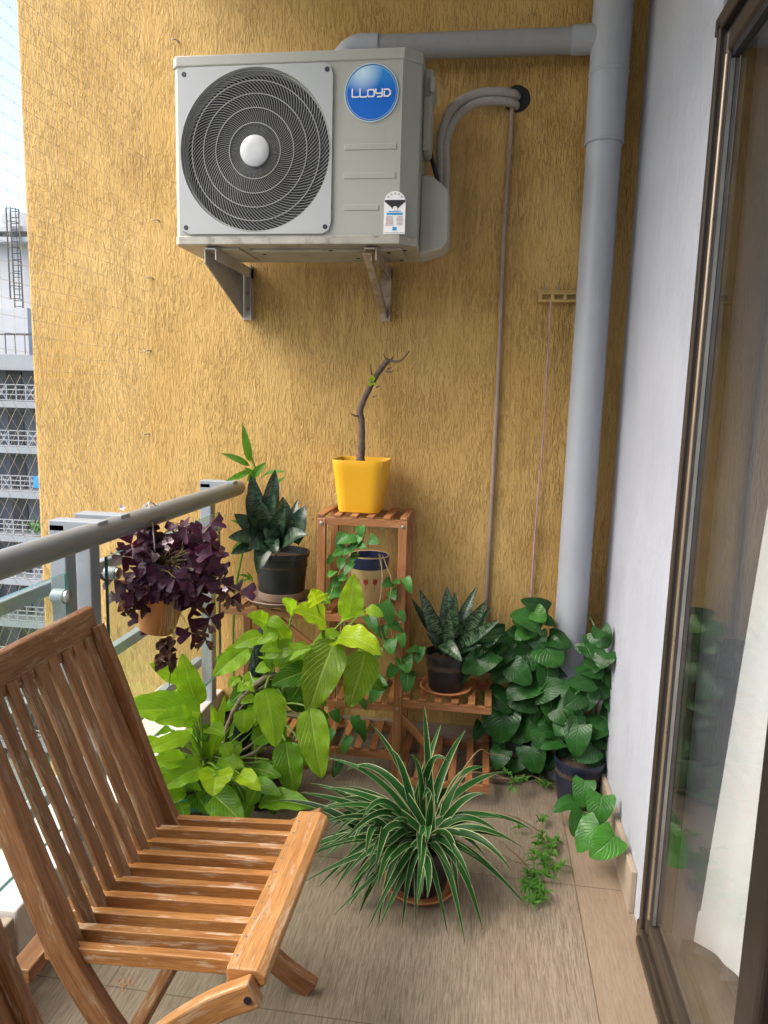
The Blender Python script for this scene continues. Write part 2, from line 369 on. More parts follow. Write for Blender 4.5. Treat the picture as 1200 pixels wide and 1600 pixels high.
M['bld_dark'] = mat_basic('dark opening', (.055, .06, .068), .4)
M['bld_rail'] = mat_basic('white balcony rail', (.42, .43, .44), .5)
M['bld_iron'] = mat_basic('dark ladder iron', (.055, .058, .062), .5)
M['bld_green'] = mat_basic('terrace greenery', (.06, .17, .03), .8, var=.5, scale=3)
M['orange_cloth'] = mat_basic('orange cloth', (.55, .17, .06), .8)
M['ground'] = mat_basic('street ground', (.20, .21, .18), .9, var=.3, scale=.2)
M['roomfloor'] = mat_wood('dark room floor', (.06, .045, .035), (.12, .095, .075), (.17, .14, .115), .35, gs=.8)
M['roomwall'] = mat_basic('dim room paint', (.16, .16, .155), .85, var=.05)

def mat_badge():
    m, nt, bs, out = new_mat('glossy blue badge print')
    c = coords(nt, 'UV')
    sp = nt.nodes.new('ShaderNodeSeparateXYZ'); L(nt, c, sp.inputs[0])
    def dist(cx, cy):
        dx = mathn(nt, 'SUBTRACT', sp.outputs[0], cx); dy = mathn(nt, 'SUBTRACT', sp.outputs[1], cy)
        return mathn(nt, 'SQRT', mathn(nt, 'ADD', mathn(nt, 'MULTIPLY', dx, dx), mathn(nt, 'MULTIPLY', dy, dy)))
    r = dist(.5, .5)
    base = ramp(nt, [(0, (.004, .14, .62)), (.55, (.003, .13, .58)), (1, (.02, .33, .72))], sp.outputs[1]).outputs[0]
    glow_print = ramp(nt, [(0, .95), (.12, .7), (.36, 0)], dist(.34, .84)).outputs[0]  # pale glow printed as part of the badge artwork
    base = mixc(nt, glow_print, base, (.62, .80, .92))
    ring = ramp(nt, [(.435, (1, 1, 1)), (.445, (.02, .12, .28)), (.462, (.02, .2, .45)), (.47, (.55, .68, .78))], r)
    k = ramp(nt, [(.435, 0), (.44, 1)], r).outputs[0]
    L(nt, mixc(nt, k, base, ring.outputs[0]), bs.inputs['Base Color'])
    bs.inputs['Roughness'].default_value = .22
    return m
M['badge'] = mat_badge()

# ------------------------------------------------------------------ mesh builder
class MB:
    def __init__(s, vary=0): s.vary = vary; s.v = []; s.f = []; s.uv = []; s.mi = []; s.tint = []; s.ct = (1, 1, 1)
    def vert(s, p): s.v.append(tuple(p)); s.tint.append(s.ct); return len(s.v)-1
    def face(s, idx, uvs=None, mi=0):
        s.f.append(tuple(idx)); s.uv.append(uvs or [(0, 0)]*len(idx)); s.mi.append(mi)
    def box(s, c, d, rot=None, mi=0):
        """box centred at c with full sizes d; wood grain (UV u) runs along the longest side"""
        c = V(c); rot = rot or Matrix.Identity(3)
        if s.vary: k_ = 1+rnd.uniform(-s.vary, s.vary); w_ = rnd.uniform(-.5, .5)*s.vary; s.ct = (k_, k_*(1+w_*.4), k_*(1+w_))
        hx, hy, hz = d[0]/2, d[1]/2, d[2]/2
        P = [V((sx*hx, sy*hy, sz*hz)) for sx in (-1, 1) for sy in (-1, 1) for sz in (-1, 1)]
        la = max(range(3), key=lambda i: d[i]); ou, ov = rnd.random()*9, rnd.random()*9
        idx = [s.vert(c + rot @ p) for p in P]
        for q in ((0, 1, 3, 2), (4, 6, 7, 5), (0, 4, 5, 1), (2, 3, 7, 6), (0, 2, 6, 4), (1, 5, 7, 3)):
            pts = [P[k] for k in q]
            n = (pts[1]-pts[0]).cross(pts[2]-pts[0]); na = max(range(3), key=lambda i: abs(n[i]))
            oth = [i for i in range(3) if i != na]
            if la in oth: ua = la; va = [i for i in oth if i != la][0]
            else: ua, va = oth
            s.face([idx[k] for k in q], [(p[ua]+ou, p[va]+ov+na*.37) for p in pts], mi)
    def bar(s, a, b, w, t, up=(0, 0, 1), mi=0):
        """straight bar from a to b; w is across (perpendicular to up), t along up"""
        a, b = V(a), V(b); x = (b-a); ln = x.length; x.normalize()
        y = V(up).cross(x).normalized(); z = x.cross(y)
        s.box((a+b)/2, (ln, w, t), Matrix((x, y, z)).transposed(), mi)
    def sweep(s, pts, side, w, t, mi=0, taper=None):
        """rectangular section swept along pts; w along 'side', t perpendicular"""
        side = V(side).normalized(); n = len(pts); ring = []
        if s.vary: k_ = 1+rnd.uniform(-s.vary, s.vary); w_ = rnd.uniform(-.5, .5)*s.vary; s.ct = (k_, k_*(1+w_*.4), k_*(1+w_))
        ln = 0; ln = 0; ou, ov = rnd.random()*9, rnd.random()*9
        lens = [0]
        for i in range(1, n): ln += (V(pts[i])-V(pts[i-1])).length; lens.append(ln)
        for i, p in enumerate(pts):
            a = V(pts[max(0, i-1)]); b = V(pts[min(n-1, i+1)]); tg = (b-a).normalized()
            nm = tg.cross(side).normalized(); k = taper(i/(n-1)) if taper else 1
            ring.append([s.vert(V(p)+side*(sx*w/2)+nm*(sz*t/2*k)) for sx, sz in ((-1, -1), (1, -1), (1, 1), (-1, 1))])
        ds = [0, w, w+t, 2*w+t, 2*w+2*t]
        for i in range(n-1):
            for k in range(4):
                k2 = (k+1) % 4
                s.face([ring[i][k], ring[i][k2], ring[i+1][k2], ring[i+1][k]],
                       [(lens[i]+ou, ds[k]+ov), (lens[i]+ou, ds[k+1]+ov), (lens[i+1]+ou, ds[k+1]+ov), (lens[i+1]+ou, ds[k]+ov)], mi)
        s.face(ring[0][::-1], [(ou, ov), (ou, ov+w), (ou+t, ov+w), (ou+t, ov)], mi)
        s.face(ring[-1], [(ou, ov), (ou, ov+w), (ou+t, ov+w), (ou+t, ov)], mi)
    def tube(s, pts, r, n=8, mi=0, cap=True, closed=False):
        pts = [V(p) for p in pts]; m = len(pts); rings = []; prev = None; ln = 0
        for i, p in enumerate(pts):
            if closed: a, b = pts[(i-1) % m], pts[(i+1) % m]
            else: a, b = pts[max(0, i-1)], pts[min(m-1, i+1)]
            tg = (b-a).normalized()
            if prev is None:
                q = V((0, 0, 1)) if abs(tg.z) < .9 else V((1, 0, 0)); nx = tg.cross(q).normalized()
            else:
                nx = (prev - tg*prev.dot(tg)); nx = nx.normalized() if nx.length > 1e-6 else tg.orthogonal().normalized()
            prev = nx; ny = tg.cross(nx)
            rr = r(i/(m-1)) if callable(r) else (r[i] if isinstance(r, (list, tuple)) else r)
            if i: ln += (p-pts[i-1]).length
            rings.append(([s.vert(p + (nx*math.cos(2*PI*k/n)+ny*math.sin(2*PI*k/n))*rr) for k in range(n)], ln))
        seq = list(range(m)) + ([0] if closed else [])
        for i, j in zip(seq[:-1], seq[1:]):
            A, la = rings[i]; B, lb = rings[j]
            for k in range(n):
                k2 = (k+1) % n
                s.face([A[k], A[k2], B[k2], B[k]], [(la, k*.02), (la, (k+1)*.02), (lb, (k+1)*.02), (lb, k*.02)], mi)
        if cap and not closed:
            s.face(rings[0][0][::-1], None, mi); s.face(rings[-1][0], None, mi)
    def lathe(s, prof, c, n=40, mi=0, axis=None, wob=None):
        """prof: list of (radius, height); axis: rotation matrix"""
        c = V(c); rot = axis or Matrix.Identity(3); rings = []
        for r, h in prof:
            rings.append([s.vert(c + rot @ V((r*math.cos(2*PI*k/n)*(wob(k/n, h) if wob else 1), r*math.sin(2*PI*k/n)*(wob(k/n, h) if wob else 1), h))) for k in range(n)])
        for i in range(len(rings)-1):
            for k in range(n):
                k2 = (k+1) % n
                s.face([rings[i][k], rings[i][k2], rings[i+1][k2], rings[i+1][k]],
                       [(k/n, prof[i][1]), ((k+1)/n, prof[i][1]), ((k+1)/n, prof[i+1][1]), (k/n, prof[i+1][1])], mi)
        for ring, pr, fl in ((rings[0], prof[0], 1), (rings[-1], prof[-1], 0)):
            if pr[0] > 1e-5: s.face(ring[::-1] if fl else ring, None, mi)
    def prism(s, outline, ext, mi=0):
        """outline: 3D planar points, ext: extrusion vector"""
        e = V(ext); a = [s.vert(p) for p in outline]; b = [s.vert(V(p)+e) for p in outline]; n = len(a)
        u = [(V(p).x+V(p).y, V(p).z) for p in outline]
        s.face(a[::-1], u[::-1], mi); s.face(b, u, mi)
        per = rnd.random()*5; le = e.length; o0 = rnd.random()*5
        for k in range(n):
            k2 = (k+1) % n; d = (V(outline[k2])-V(outline[k])).length
            s.face([a[k], a[k2], b[k2], b[k]], [(o0, per), (o0, per+d), (o0+le, per+d), (o0+le, per)], mi); per += d
    def leaf(s, base, tip, normal, width, bend=.6, fold=.25, wave=.0, shape='lance', lobe=0, nu=10, nv=3, tint=(1, 1, 1), wf=4, twist=0, mi=0, thick=0, quilt=0):
        base, tip = V(base), V(tip); ch = tip-base; Lc = ch.length
        if Lc < 1e-5: return
        f = ch/Lc; n = V(normal); n = n - f*n.dot(f)
        n = n.normalized() if n.length > 1e-4 else f.orthogonal().normalized()
        side = f.cross(n)
        raw = [V((0, 0))]; K = nu*2
        for i in range(K):
            a = bend*(.5-(i+.5)/K); raw.append(raw[-1]+V((math.cos(a), math.sin(a)))/K)
        sc = Lc/raw[-1].x
        s.ct = tint; grid = []; ph = rnd.random()*6.28
        for i in range(nu+1):
            t = i/nu; p2 = raw[i*2]*sc; ang = bend*(.5-t)
            tg = f*math.cos(ang)+n*math.sin(ang); nm = n*math.cos(ang)-f*math.sin(ang)
            if shape == 'lance': w = (math.sin(PI*min(1, t**.72*.99+.01)))**.85
            elif shape == 'ovate': w = (math.sin(PI*t**.62*.995+.01*(1-t)))**.72 if t < 1 else 0
            elif shape == 'heart': w = (math.sin(PI*min(1, t**.55*.995+.005)))**.68
            elif shape == 'strap': w = min(1, .45+t*3)*(1-t**3.2)
            elif shape == 'snake': w = min(1, .55+t*1.4)*(1-t**2.6)**.9
            elif shape == 'wedge': w = min(1, t*1.25+.03)*(1 if t < .8 else 1-.55*((t-.8)/.2)**2)
            else: w = math.sin(PI*t)
            w = max(w, 0)*width/2
            row = []
            tw = twist*t
            for j in range(-nv, nv+1):
                q = j/nv; sd = side*math.cos(tw)+nm*math.sin(tw); nn = nm*math.cos(tw)-side*math.sin(tw)
                p = base + f*p2.x + n*p2.y + sd*(q*w) + nn*(fold*abs(q)**1.3*w)
                if wave: p += nn*(wave*width*math.sin(ph+wf*6.28*t+(1.3 if q > 0 else 0))*q*q)
                if quilt: p -= nn*(quilt*width*2*abs(((t-abs(q)*w*1.1/Lc)*8) % 1-.5)*min(1, abs(q)*3)*(1-t)**.3)+nn*(quilt*2.2*width*max(0, 1-abs(q)*4))
                if lobe: p -= tg*(lobe*1.5*w*2*abs(q)**1.8*(1-t)**2.2)
                if shape == 'wedge': p += tg*(Lc*(-.22*(1-abs(q))**2)*max(0, (t-.55)/.45))
                row.append(s.vert(p))
            grid.append(row)
        for i in range(nu):
            for j in range(2*nv):
                s.face([grid[i][j], grid[i][j+1], grid[i+1][j+1], grid[i+1][j]],
                       [(j/(2*nv), i/nu), ((j+1)/(2*nv), i/nu), ((j+1)/(2*nv), (i+1)/nu), (j/(2*nv), (i+1)/nu)], mi)
        s.ct = (1, 1, 1)
    def strap(s, pts, width, hint, fold=.3, tint=(1, 1, 1), mi=0, wfun=None):
        """long blade along a polyline"""
        s.ct = tint; m = len(pts); rows = []
        for i, p in enumerate(pts):
            p = V(p); a = V(pts[max(0, i-1)]); b = V(pts[min(m-1, i+1)]); tg = (b-a).normalized(); t = i/(m-1)
            sd = tg.cross(V(hint)); sd = sd.normalized() if sd.length > 1e-3 else tg.orthogonal().normalized()
            nm = sd.cross(tg).normalized()
            w = (wfun(t) if wfun else min(1, .5+t*2.2)*(1-t**2.5))*width/2 + .0004
            rows.append([s.vert(p-sd*w+nm*fold*w), s.vert(p-sd*w*.5+nm*fold*w*.25), s.vert(p), s.vert(p+sd*w*.5+nm*fold*w*.25), s.vert(p+sd*w+nm*fold*w)])
        for i in range(m-1):
            for j in range(4):
                s.face([rows[i][j], rows[i][j+1], rows[i+1][j+1], rows[i+1][j]],
                       [(j/4, i/(m-1)), ((j+1)/4, i/(m-1)), ((j+1)/4, (i+1)/(m-1)), (j/4, (i+1)/(m-1))], mi)
        s.ct = (1, 1, 1)
    def build(s, name, mats, parent=None, smooth=False, bevel=0, seg=2, angle=40, loc=None):
        me = bpy.data.meshes.new(name); me.from_pydata(s.v, [], s.f)
        mats = mats if isinstance(mats, (list, tuple)) else [mats]
        for m in mats: me.materials.append(M[m] if isinstance(m, str) else m)
        uvl = me.uv_layers.new(name='UVMap'); flat = []
        for u in s.uv:
            for a in u: flat += [a[0], a[1]]
        uvl.data.foreach_set('uv', flat)
        me.polygons.foreach_set('material_index', s.mi)
        if any(t != (1, 1, 1) for t in s.tint):
            at_ = me.color_attributes.new('tint', 'FLOAT_COLOR', 'POINT')
            at_.data.foreach_set('color', [x for t in s.tint for x in (*t, 1)])
        else:
            at_ = me.color_attributes.new('tint', 'FLOAT_COLOR', 'POINT'); at_.data.foreach_set('color', [1.0]*4*len(s.v))
        if smooth: me.polygons.foreach_set('use_smooth', [True]*len(me.polygons))
        me.update()
        bm = bmesh.new(); bm.from_mesh(me); bmesh.ops.recalc_face_normals(bm, faces=bm.faces) if smooth != 'leaf' else None
        bm.to_mesh(me); bm.free()
        o = bpy.data.objects.new(name, me); COL.objects.link(o)
        if smooth is True:
            try: me.set_sharp_from_angle(angle=R(angle))
            except Exception: pass
        if bevel:
            b = o.modifiers.new('bevel', 'BEVEL'); b.width = bevel; b.segments = seg; b.limit_method = 'ANGLE'; b.angle_limit = R(40)
            b.harden_normals = False
        if parent is not None:
            o.parent = parent
            o.matrix_parent_inverse = Matrix.Translation(-parent.location)
        return o

def crv(pts, n=6):
    """Catmull-Rom through pts"""
    P = [V(p) for p in pts]; P = [P[0]*2-P[1]] + P + [P[-1]*2-P[-2]]; o = []
    for i in range(1, len(P)-2):
        for k in range(n):
            t = k/n; a, b, c, d = P[i-1], P[i], P[i+1], P[i+2]
            o.append(.5*((2*b)+(c-a)*t+(2*a-5*b+4*c-d)*t*t+(3*b-a-3*c+d)*t**3))
    o.append(P[-2]); return o
def bez(a, b, c, n=10):
    a, b, c = V(a), V(b), V(c)
    return [a*(1-t)**2+b*2*t*(1-t)+c*t*t for t in (i/n for i in range(n+1))]
def tag(o, label, cat, group=None):
    o['label'] = label; o['category'] = cat
    if group: o['group'] = group
    return o
def struct(o): o['kind'] = 'structure'; return o
def thing(name, label, cat, loc=(0, 0, 0), group=None):
    o = bpy.data.objects.new(name, None); COL.objects.link(o); o.location = loc; o.empty_display_size = .05
    return tag(o, label, cat, group)
def boxobj(name, c, d, mat, parent=None, bevel=0, rot=None):
    m = MB(); m.box(c, d, rot); return m.build(name, mat, parent, bevel=bevel)
AXY = Matrix(((1, 0, 0), (0, 0, -1), (0, 1, 0)))      # lathe axis z -> -y
AXX = Matrix(((0, 0, 1), (0, 1, 0), (-1, 0, 0)))      # lathe axis z -> +x

# ------------------------------------------------------------------ setting
m = MB(); m.box((-.3, .3, -.06), (1.66, 5.2, .12)); struct(m.build('floor', 'floor'))
m = MB(); m.box((-.35, .3, 3.22), (1.9, 5.4, .16)); struct(m.build('ceiling', 'ceiling'))
m = MB(); m.box((0, 60, -25.5), (600, 600, 1)); struct(m.build('ground', 'ground'))

def wall_mesh():
    m = MB()
    m.box((-.56, D+.12, .6), (2.7, .24, 5.4)); return m
tag(wall_mesh().build('ochre_wall', 'ochre', bevel=.012), 'ochre yellow rough plaster wall at the balcony end behind the plants', 'wall')
t = thing('side_wall', 'white plaster wall between the grey pipe corner and the glass door', 'wall', (XR, 2.4, 0))
m = MB(); m.box((XR+.11, 2.395, 1.5), (.22, .97, 3.2)); m.box((XR+.11, -.2, 2.76), (.22, 4.22, .7)); m.build('wall', 'white_wall', t, bevel=.004)
m = MB(); m.bar((XR-.009, 1.99, .066), (XR-.009, D-.012, .066), .018, .132); m.build('skirting', 'skirting_beige', t, bevel=.003)
sk = MB(); sk.bar((-1.08, D-.007, .066), (XR-.001, D-.007, .066), .014, .132); sk = sk.build('skirting', 'skirting', None, bevel=.003)
tag(sk, 'brown tile skirting strip along the foot of the ochre wall', 'skirting')
m = MB(); m.box((-.4, -2.4, 1.5), (2.6, .2, 3.2)); tag(m.build('added_rear_wall', 'white_wall'), 'unseen plain wall added behind the viewer to hold back light', 'wall')  # unseen wall added behind the camera so light from the open side dominates

# kerb under the railing
m = MB()
m.prism([(-1.08, 1.46, 0), (-1.36, 1.46, 0), (-1.36, D, 0), (-1.08, D, 0)], (0, 0, .20))
kb = m.build('kerb', 'stone', bevel=.006); tag(kb, 'pale stone kerb under the glass railing behind the chair', 'kerb')
m = MB(); m.box((-1.22, -.4, .095), (.28, 3.7, .19)); kb2 = m.build('kerb', 'skirting', bevel=.004)
tag(kb2, 'brown wood look kerb piece at the lower left corner beside the chair', 'kerb')

# ------------------------------------------------------------------ railing
rail = thing('glass_railing', 'grey metal railing with round handrail and clear glass panels', 'railing', (-1.1, 1.5, .2))
m = MB(); m.tube([(-1.0, -1.5, 1.087), (-1.0, 0, 1.089), (-1.0, 1.4, 1.09), (-1.0, D-.03, 1.087)], .031, 20); m.build('handrail', 'handrail', rail, True)
for y in (.35, .47, 1.745, 1.865, 2.755):
    m = MB(); m.box((-1.10, y, .655), (.045, .05, .915)); m.box((-1.052, y, 1.108), (.14, .05, .03)); m.build('post', 'railpaint', rail, bevel=.003)
for y in (.41, 1.805, 2.755):
    pass
for (y0, y1) in ((.5, 1.72), (1.89, 2.73)):
    for z in (.93, .64, .35):
        m = MB(); m.bar((-1.155, y0-.06, z), (-1.155, y1+.06, z), .03, .036); m.build('bar', 'railpaint', rail, bevel=.003)
for (y0, y1) in ((.52, 1.70), (1.90, 2.79)):
    m = MB(); m.box((-1.065, (y0+y1)/2, .65), (.010, y1-y0, .68))
    m.mi = [0, 0, 1, 1, 1, 1]
    m.build('glass_panel', ['railglass', 'glassedge'], rail)
    for z in (.93, .35):
        for y in (y0+.05, y1-.012):
            m = MB(); m.lathe([(.0, 0), (.017, 0), (.019, .004), (.019, .035), (0, .035)], (-1.096, y, z), 20, axis=AXX)
            st = m.build('clamp', 'railpaint', rail, True)
            m = MB(); m.lathe([(0, 0), (.017, 0), (.017, .007), (.012, .010), (0, .010)], (-1.0605, y, z), 20, axis=AXX); m.build('cap', 'steel', st, True)

# ------------------------------------------------------------------ safety net
m = MB(); NX = -1.385
p = .05
ys = [.9 + i*p for i in range(int((D-.9)/p)+1)]
zc = 1.52
for y in ys: m.tube([(NX+rnd.uniform(-.003, .003), y+rnd.uniform(-.004, .004), z) for z in [zc+.1*k for k in range(17)]], .0006, 3, cap=False)
for k in range(int((3.1-zc)/p)): m.tube([(NX+rnd.uniform(-.003, .003), y, zc+k*p+rnd.uniform(-.004, .004)) for y in [.9+.15*j for j in range(14)]], .0006, 3, cap=False)
nodes = MB()
for y in ys:
    for k in range(int((3.1-zc)/p)):
        if y < 2.3: nodes.lathe([(0, -.0016), (.0016, 0), (0, .0016)], (NX, y, zc+k*p), 5)
m.v, off = m.v, len(m.v)
m.v += nodes.v; m.tint += nodes.tint; m.f += [tuple(i+off for i in f) for f in nodes.f]; m.uv += nodes.uv; m.mi += nodes.mi
for k in range(-30, 60):
    y0 = .9+k*.052
    for sgn in (1, -1):
        pts = []
        for j in range(28):
            z = .2+j*.05; y = y0+sgn*(j*.05*.82)
            if .9 <= y <= D-.01 and z <= zc+.01: pts.append((NX, y, z))
        if len(pts) > 1: m.tube(pts, .0006, 3, cap=False)
tag(m.build('safety_net', 'net'), 'thin nylon bird net hung outside the railing up to the ceiling', 'net')

# ------------------------------------------------------------------ net hooks in the wall
hk = [((248, 345), 'small steel hook in the ochre wall, just left of the air conditioner'),
      ((238, 435), 'small steel hook in the ochre wall, below and left of the left bracket'),
      ((235, 548), 'small steel hook in the ochre wall, upper of two above the handrail'),
      ((232, 678), 'small steel hook in the ochre wall, lowest and nearest above the handrail'),
      ((278, 65), 'small steel hook in the ochre wall, above the air conditioner corner')]
for (px, lab) in hk:
    q = at(px[0], px[1], D); m = MB()
    pts = [q+V((.004, .004, 0)), q+V((0, -.012, 0)), q+V((-.006, -.022, -.002)), q+V((-.016, -.024, -.002)), q+V((-.02, -.014, .003))]
    m.tube(crv(pts, 4), .0022, 6); m.lathe([(0, 0), (.005, 0), (.004, .003), (0, .003)], q, 10, axis=AXY)
    tag(m.build('wall_hook', 'hook', smooth=True), lab, 'hook', 'net hooks in the ochre wall')

# ------------------------------------------------------------------ air conditioner
YF = 2.445
ac = thing('air_conditioner', 'cream outdoor air conditioner unit with round fan grille and blue badge', 'air conditioner', (-.66, 2.6, 1.975))
x0, x1, z0, z1 = -1.082, -.262, 1.975, 2.548
cx, cz, CR = -.800, 2.255, .2535
yb = 2.76
plan = [(x0, YF+.018), (x0+.016, YF+.002), (x1-.055, YF+.002), (x1, YF+.045), (x1, yb), (x0, yb)]
m = MB()
def ringpts(fn, n): return [fn(2*PI*k/n) for k in range(n)]
NN = 96
def rrect(a, hw, hh, r):
    c, s = math.cos(a), math.sin(a); k = min(hw/abs(c) if abs(c) > 1e-6 else 9, hh/abs(s) if abs(s) > 1e-6 else 9)
    x, z = c*k, s*k
    if abs(x) > hw-r and abs(z) > hh-r:
        ccx, ccz = math.copysign(hw-r, x), math.copysign(hh-r, z); lo, hi = 0, k
        for _ in range(30):
            mid = (lo+hi)/2; px, pz = c*mid, s*mid
            ins = not (abs(px) > hw-r and abs(pz) > hh-r and (px-ccx)**2+(pz-ccz)**2 > r*r)
            lo, hi = (mid, hi) if ins else (lo, mid)
        x, z = c*lo, s*lo
    return x, z
# side skin, open front; then front sheet with round opening
a = [m.vert((x, y, z0)) for x, y in plan]; b = [m.vert((x, y, z1)) for x, y in plan]
for k in range(len(plan)):
    if k == 1: continue
    k2 = (k+1) % len(plan); m.face([a[k], a[k2], b[k2], b[k]])
m.face(b); 
fx0, fx1, fy = x0+.016, x1-.055, YF+.002
hw = min(cx-fx0, .26)
circ = [m.vert((cx+CR*math.cos(2*PI*k/NN), fy, cz+CR*math.sin(2*PI*k/NN))) for k in range(NN)]
sq = []
for k in range(NN):
    t_ = 2*PI*k/NN; c, s_ = math.cos(t_), math.sin(t_)
    kk = min(((cx-fx0) if c < 0 else .262)/max(abs(c), 1e-6), ((cz-z0) if s_ < 0 else (z1-cz))/max(abs(s_), 1e-6))
    sq.append(m.vert((cx+c*kk, fy, cz+s_*kk)))
for k in range(NN):
    k2 = (k+1) % NN; m.face([circ[k], circ[k2], sq[k2], sq[k]])
q = [m.vert(p) for p in ((cx+.262, fy, z0), (fx1, fy, z0), (fx1, fy, z1), (cx+.262, fy, z1))]; m.face(q)
for (xx, zz) in ((cx+.262, z0), (cx+.262, z1), (fx0, z0), (fx0, z1)):
    # corner triangles between the polar ring and the panel corners
    best = sorted(range(NN), key=lambda k: (m.v[sq[k]][0]-xx)**2+(m.v[sq[k]][2]-zz)**2)[:2]
    m.face([sq[best[0]], sq[best[1]], m.vert((xx, fy, zz))])
cas = m.build('casing', 'ac', ac, bevel=0)
# top lid lip and lower lip
m = MB(); m.prism([(x+(.004 if x > -.5 else -.004), y-.004 if y < 2.7 else y, z1-.028) for x, y in plan], (0, 0, .034)); m.build('top_lid', 'ac', ac, bevel=.004)
m = MB(); m.prism([(x+(.003 if x > -.5 else -.003), y-.003 if y < 2.7 else y, z0-.014) for x, y in plan], (0, 0, .028)); bp = m.build('base_pan', 'ac_under', ac, bevel=.003)
m = MB(); m.box((-.62, 2.60, z0-.018), (.44, .18, .014)); m.box((-.93, 2.6, z0-.017), (.12, .22, .01)); m.box((-.36, 2.6, z0-.017), (.10, .2, .01)); m.build('pressing', 'ac_under', bp, bevel=.006, seg=3)
for (dx, dy) in ((-.30, 2.49), (-.36, 2.53), (-.48, 2.62), (-.55, 2.49), (-.33, 2.66), (-.8, 2.55)):
    m = MB(); m.lathe([(0, 0), (.007, 0), (.007, .002), (0, .002)], (dx, dy, z0-.0265), 10); m.build('drain_hole', 'dark', bp)
# bezel
m = MB(); BW, BH, BRr = .262, .264, .032; bz = YF-.006
o_ = [rrect(2*PI*k/NN, BW, BH, BRr) for k in range(NN)]
A = [m.vert((cx+x, bz+.012, cz+z)) for x, z in o_]; B = [m.vert((cx+x*.988, bz, cz+z*.988)) for x, z in o_]
C_ = [m.vert((cx+(CR+.002)*math.cos(2*PI*k/NN), bz, cz+(CR+.002)*math.sin(2*PI*k/NN))) for k in range(NN)]
E_ = [m.vert((cx+(CR-.004)*math.cos(2*PI*k/NN), bz+.05, cz+(CR-.004)*math.sin(2*PI*k/NN))) for k in range(NN)]
for P_, Q_ in ((A, B), (B, C_), (C_, E_)):
    for k in range(NN):
        k2 = (k+1) % NN; m.face([P_[k], P_[k2], Q_[k2], Q_[k]])
bez_o = m.build('bezel', 'ac_bezel', ac, True, angle=30)
for sx in (-1, 1):
    for sz in (-1, 1):
        m = MB(); m.lathe([(0, 0), (.008, 0), (.008, .001), (.004, .0015), (0, .0006)], (cx+sx*(BW-.022), bz+.0003, cz+sz*(BH-.024)), 16, axis=AXY); m.build('screw', 'gasket', bez_o, True)
m = MB(); m.lathe([(0, 0), (CR, 0)], (cx, YF+.20, cz), 64, axis=AXY); m.lathe([(CR-.001, -.2), (CR-.001, -.05)], (cx, YF, cz), 64, axis=AXY)
m.build('cavity', 'dark', ac)
m = MB()
for k in range(5):
    a0 = 2*PI*k/5+.4
    rows = []
    for i in range(7):
        rr = .05+.185*i/6; row = []
        for j in range(6):
            t_ = a0+.25*(i/6)+(j/5-.5)*1.0; row.append(m.vert((cx+rr*math.cos(t_), YF+.075+.07*(j/5), cz+rr*math.sin(t_))))
        rows.append(row)
    for i in range(6):
        for j in range(5): m.face([rows[i][j], rows[i][j+1], rows[i+1][j+1], rows[i+1][j]])
m.lathe([(0, 0), (.055, 0), (.06, .06), (0, .06)], (cx, YF+.10, cz), 24, axis=AXY)
m.build('fan_blade', 'fan', ac, True)
m = MB(); gy = YF-.003
NW = 104
for k in range(NW):
    a0 = 2*PI*k/NW; pts = []
    for i in range(10):
        t_ = i/9; rr = .046+(CR-.047)*t_
        ang = a0+.85*t_**1.45
        pts.append((cx+rr*math.cos(ang), gy+.004+.010*math.sin(PI*t_)*-1+.008*t_, cz+rr*math.sin(ang)))
    m.tube(pts, lambda t: .00042+.00075*t, 4, cap=False)
for rr in (.087, .1325, .176, .218, .2505):
    t_ = (rr-.046)/(CR-.047); y = gy+.0026-.010*math.sin(PI*t_)+.008*t_
    m.tube([(cx+rr*math.cos(2*PI*k/72), y, cz+rr*math.sin(2*PI*k/72)) for k in range(72)], .0017 if rr < .25 else .0025, 5, closed=True)
gr = m.build('fan_grille', 'wire', ac, True)
m = MB(); m.lathe([(0, 0), (.046, 0), (.049, .004), (.049, .008), (.044, .0115), (.02, .013), (0, .0133)], (cx, gy+.004, cz), 40, axis=AXY); m.build('hub_cap', 'hub', gr, True)
# pressed ribs on the panel
for zz in (2.262, 2.174, 2.076):
    m = MB(); m.box((-.416 if zz > 2.1 else -.442, YF+.0025, zz), (.172 if zz > 2.1 else .118, .005, .019)); m.build('pressed_rib', 'ac', ac, bevel=.0024, seg=4)
# badge
BX, BZ, BR_ = -.416, 2.423, .0875
m = MB(); n = 64; ctr = m.vert((BX, YF-.0025, BZ))
rim = [m.vert((BX+BR_*math.cos(2*PI*k/n), YF-.0015, BZ+BR_*math.sin(2*PI*k/n))) for k in range(n)]
bk = [m.vert((BX+BR_*math.cos(2*PI*k/n), YF+.002, BZ+BR_*math.sin(2*PI*k/n))) for k in range(n)]
uvp = lambda k: (.5+.48*math.cos(2*PI*k/n), .5+.48*math.sin(2*PI*k/n))
for k in range(n):
    m.face([ctr, rim[(k+1) % n], rim[k]], [(.5, .5), uvp(k+1), uvp(k)]); m.face([rim[k], rim[(k+1) % n], bk[(k+1) % n], bk[k]], [uvp(k)]*4)
bd = m.build('badge', 'badge', ac)
m = MB(); u = .0118; ty = YF-.0034
def stroke(pts, x, w=.0042):
    P3 = [(BX+x+a*u*1.0, ty, BZ-.001+b*u) for a, b in pts]
    for i, (a, b) in enumerate(zip(P3[:-1], P3[1:])):
        a = V(a)-V((0, .00025*(i % 2), 0)); b = V(b)-V((0, .00025*(i % 2), 0))
        d = (V(b)-V(a)).normalized()*w*.45; m.bar(V(a)-d, V(b)+d, w, .0012, up=(0, 1, 0))
Lt = [(0, 1), (0, -.75), (.15, -1), (1.75, -1)]
for i in range(2): stroke(Lt, -.0615+i*.0250)
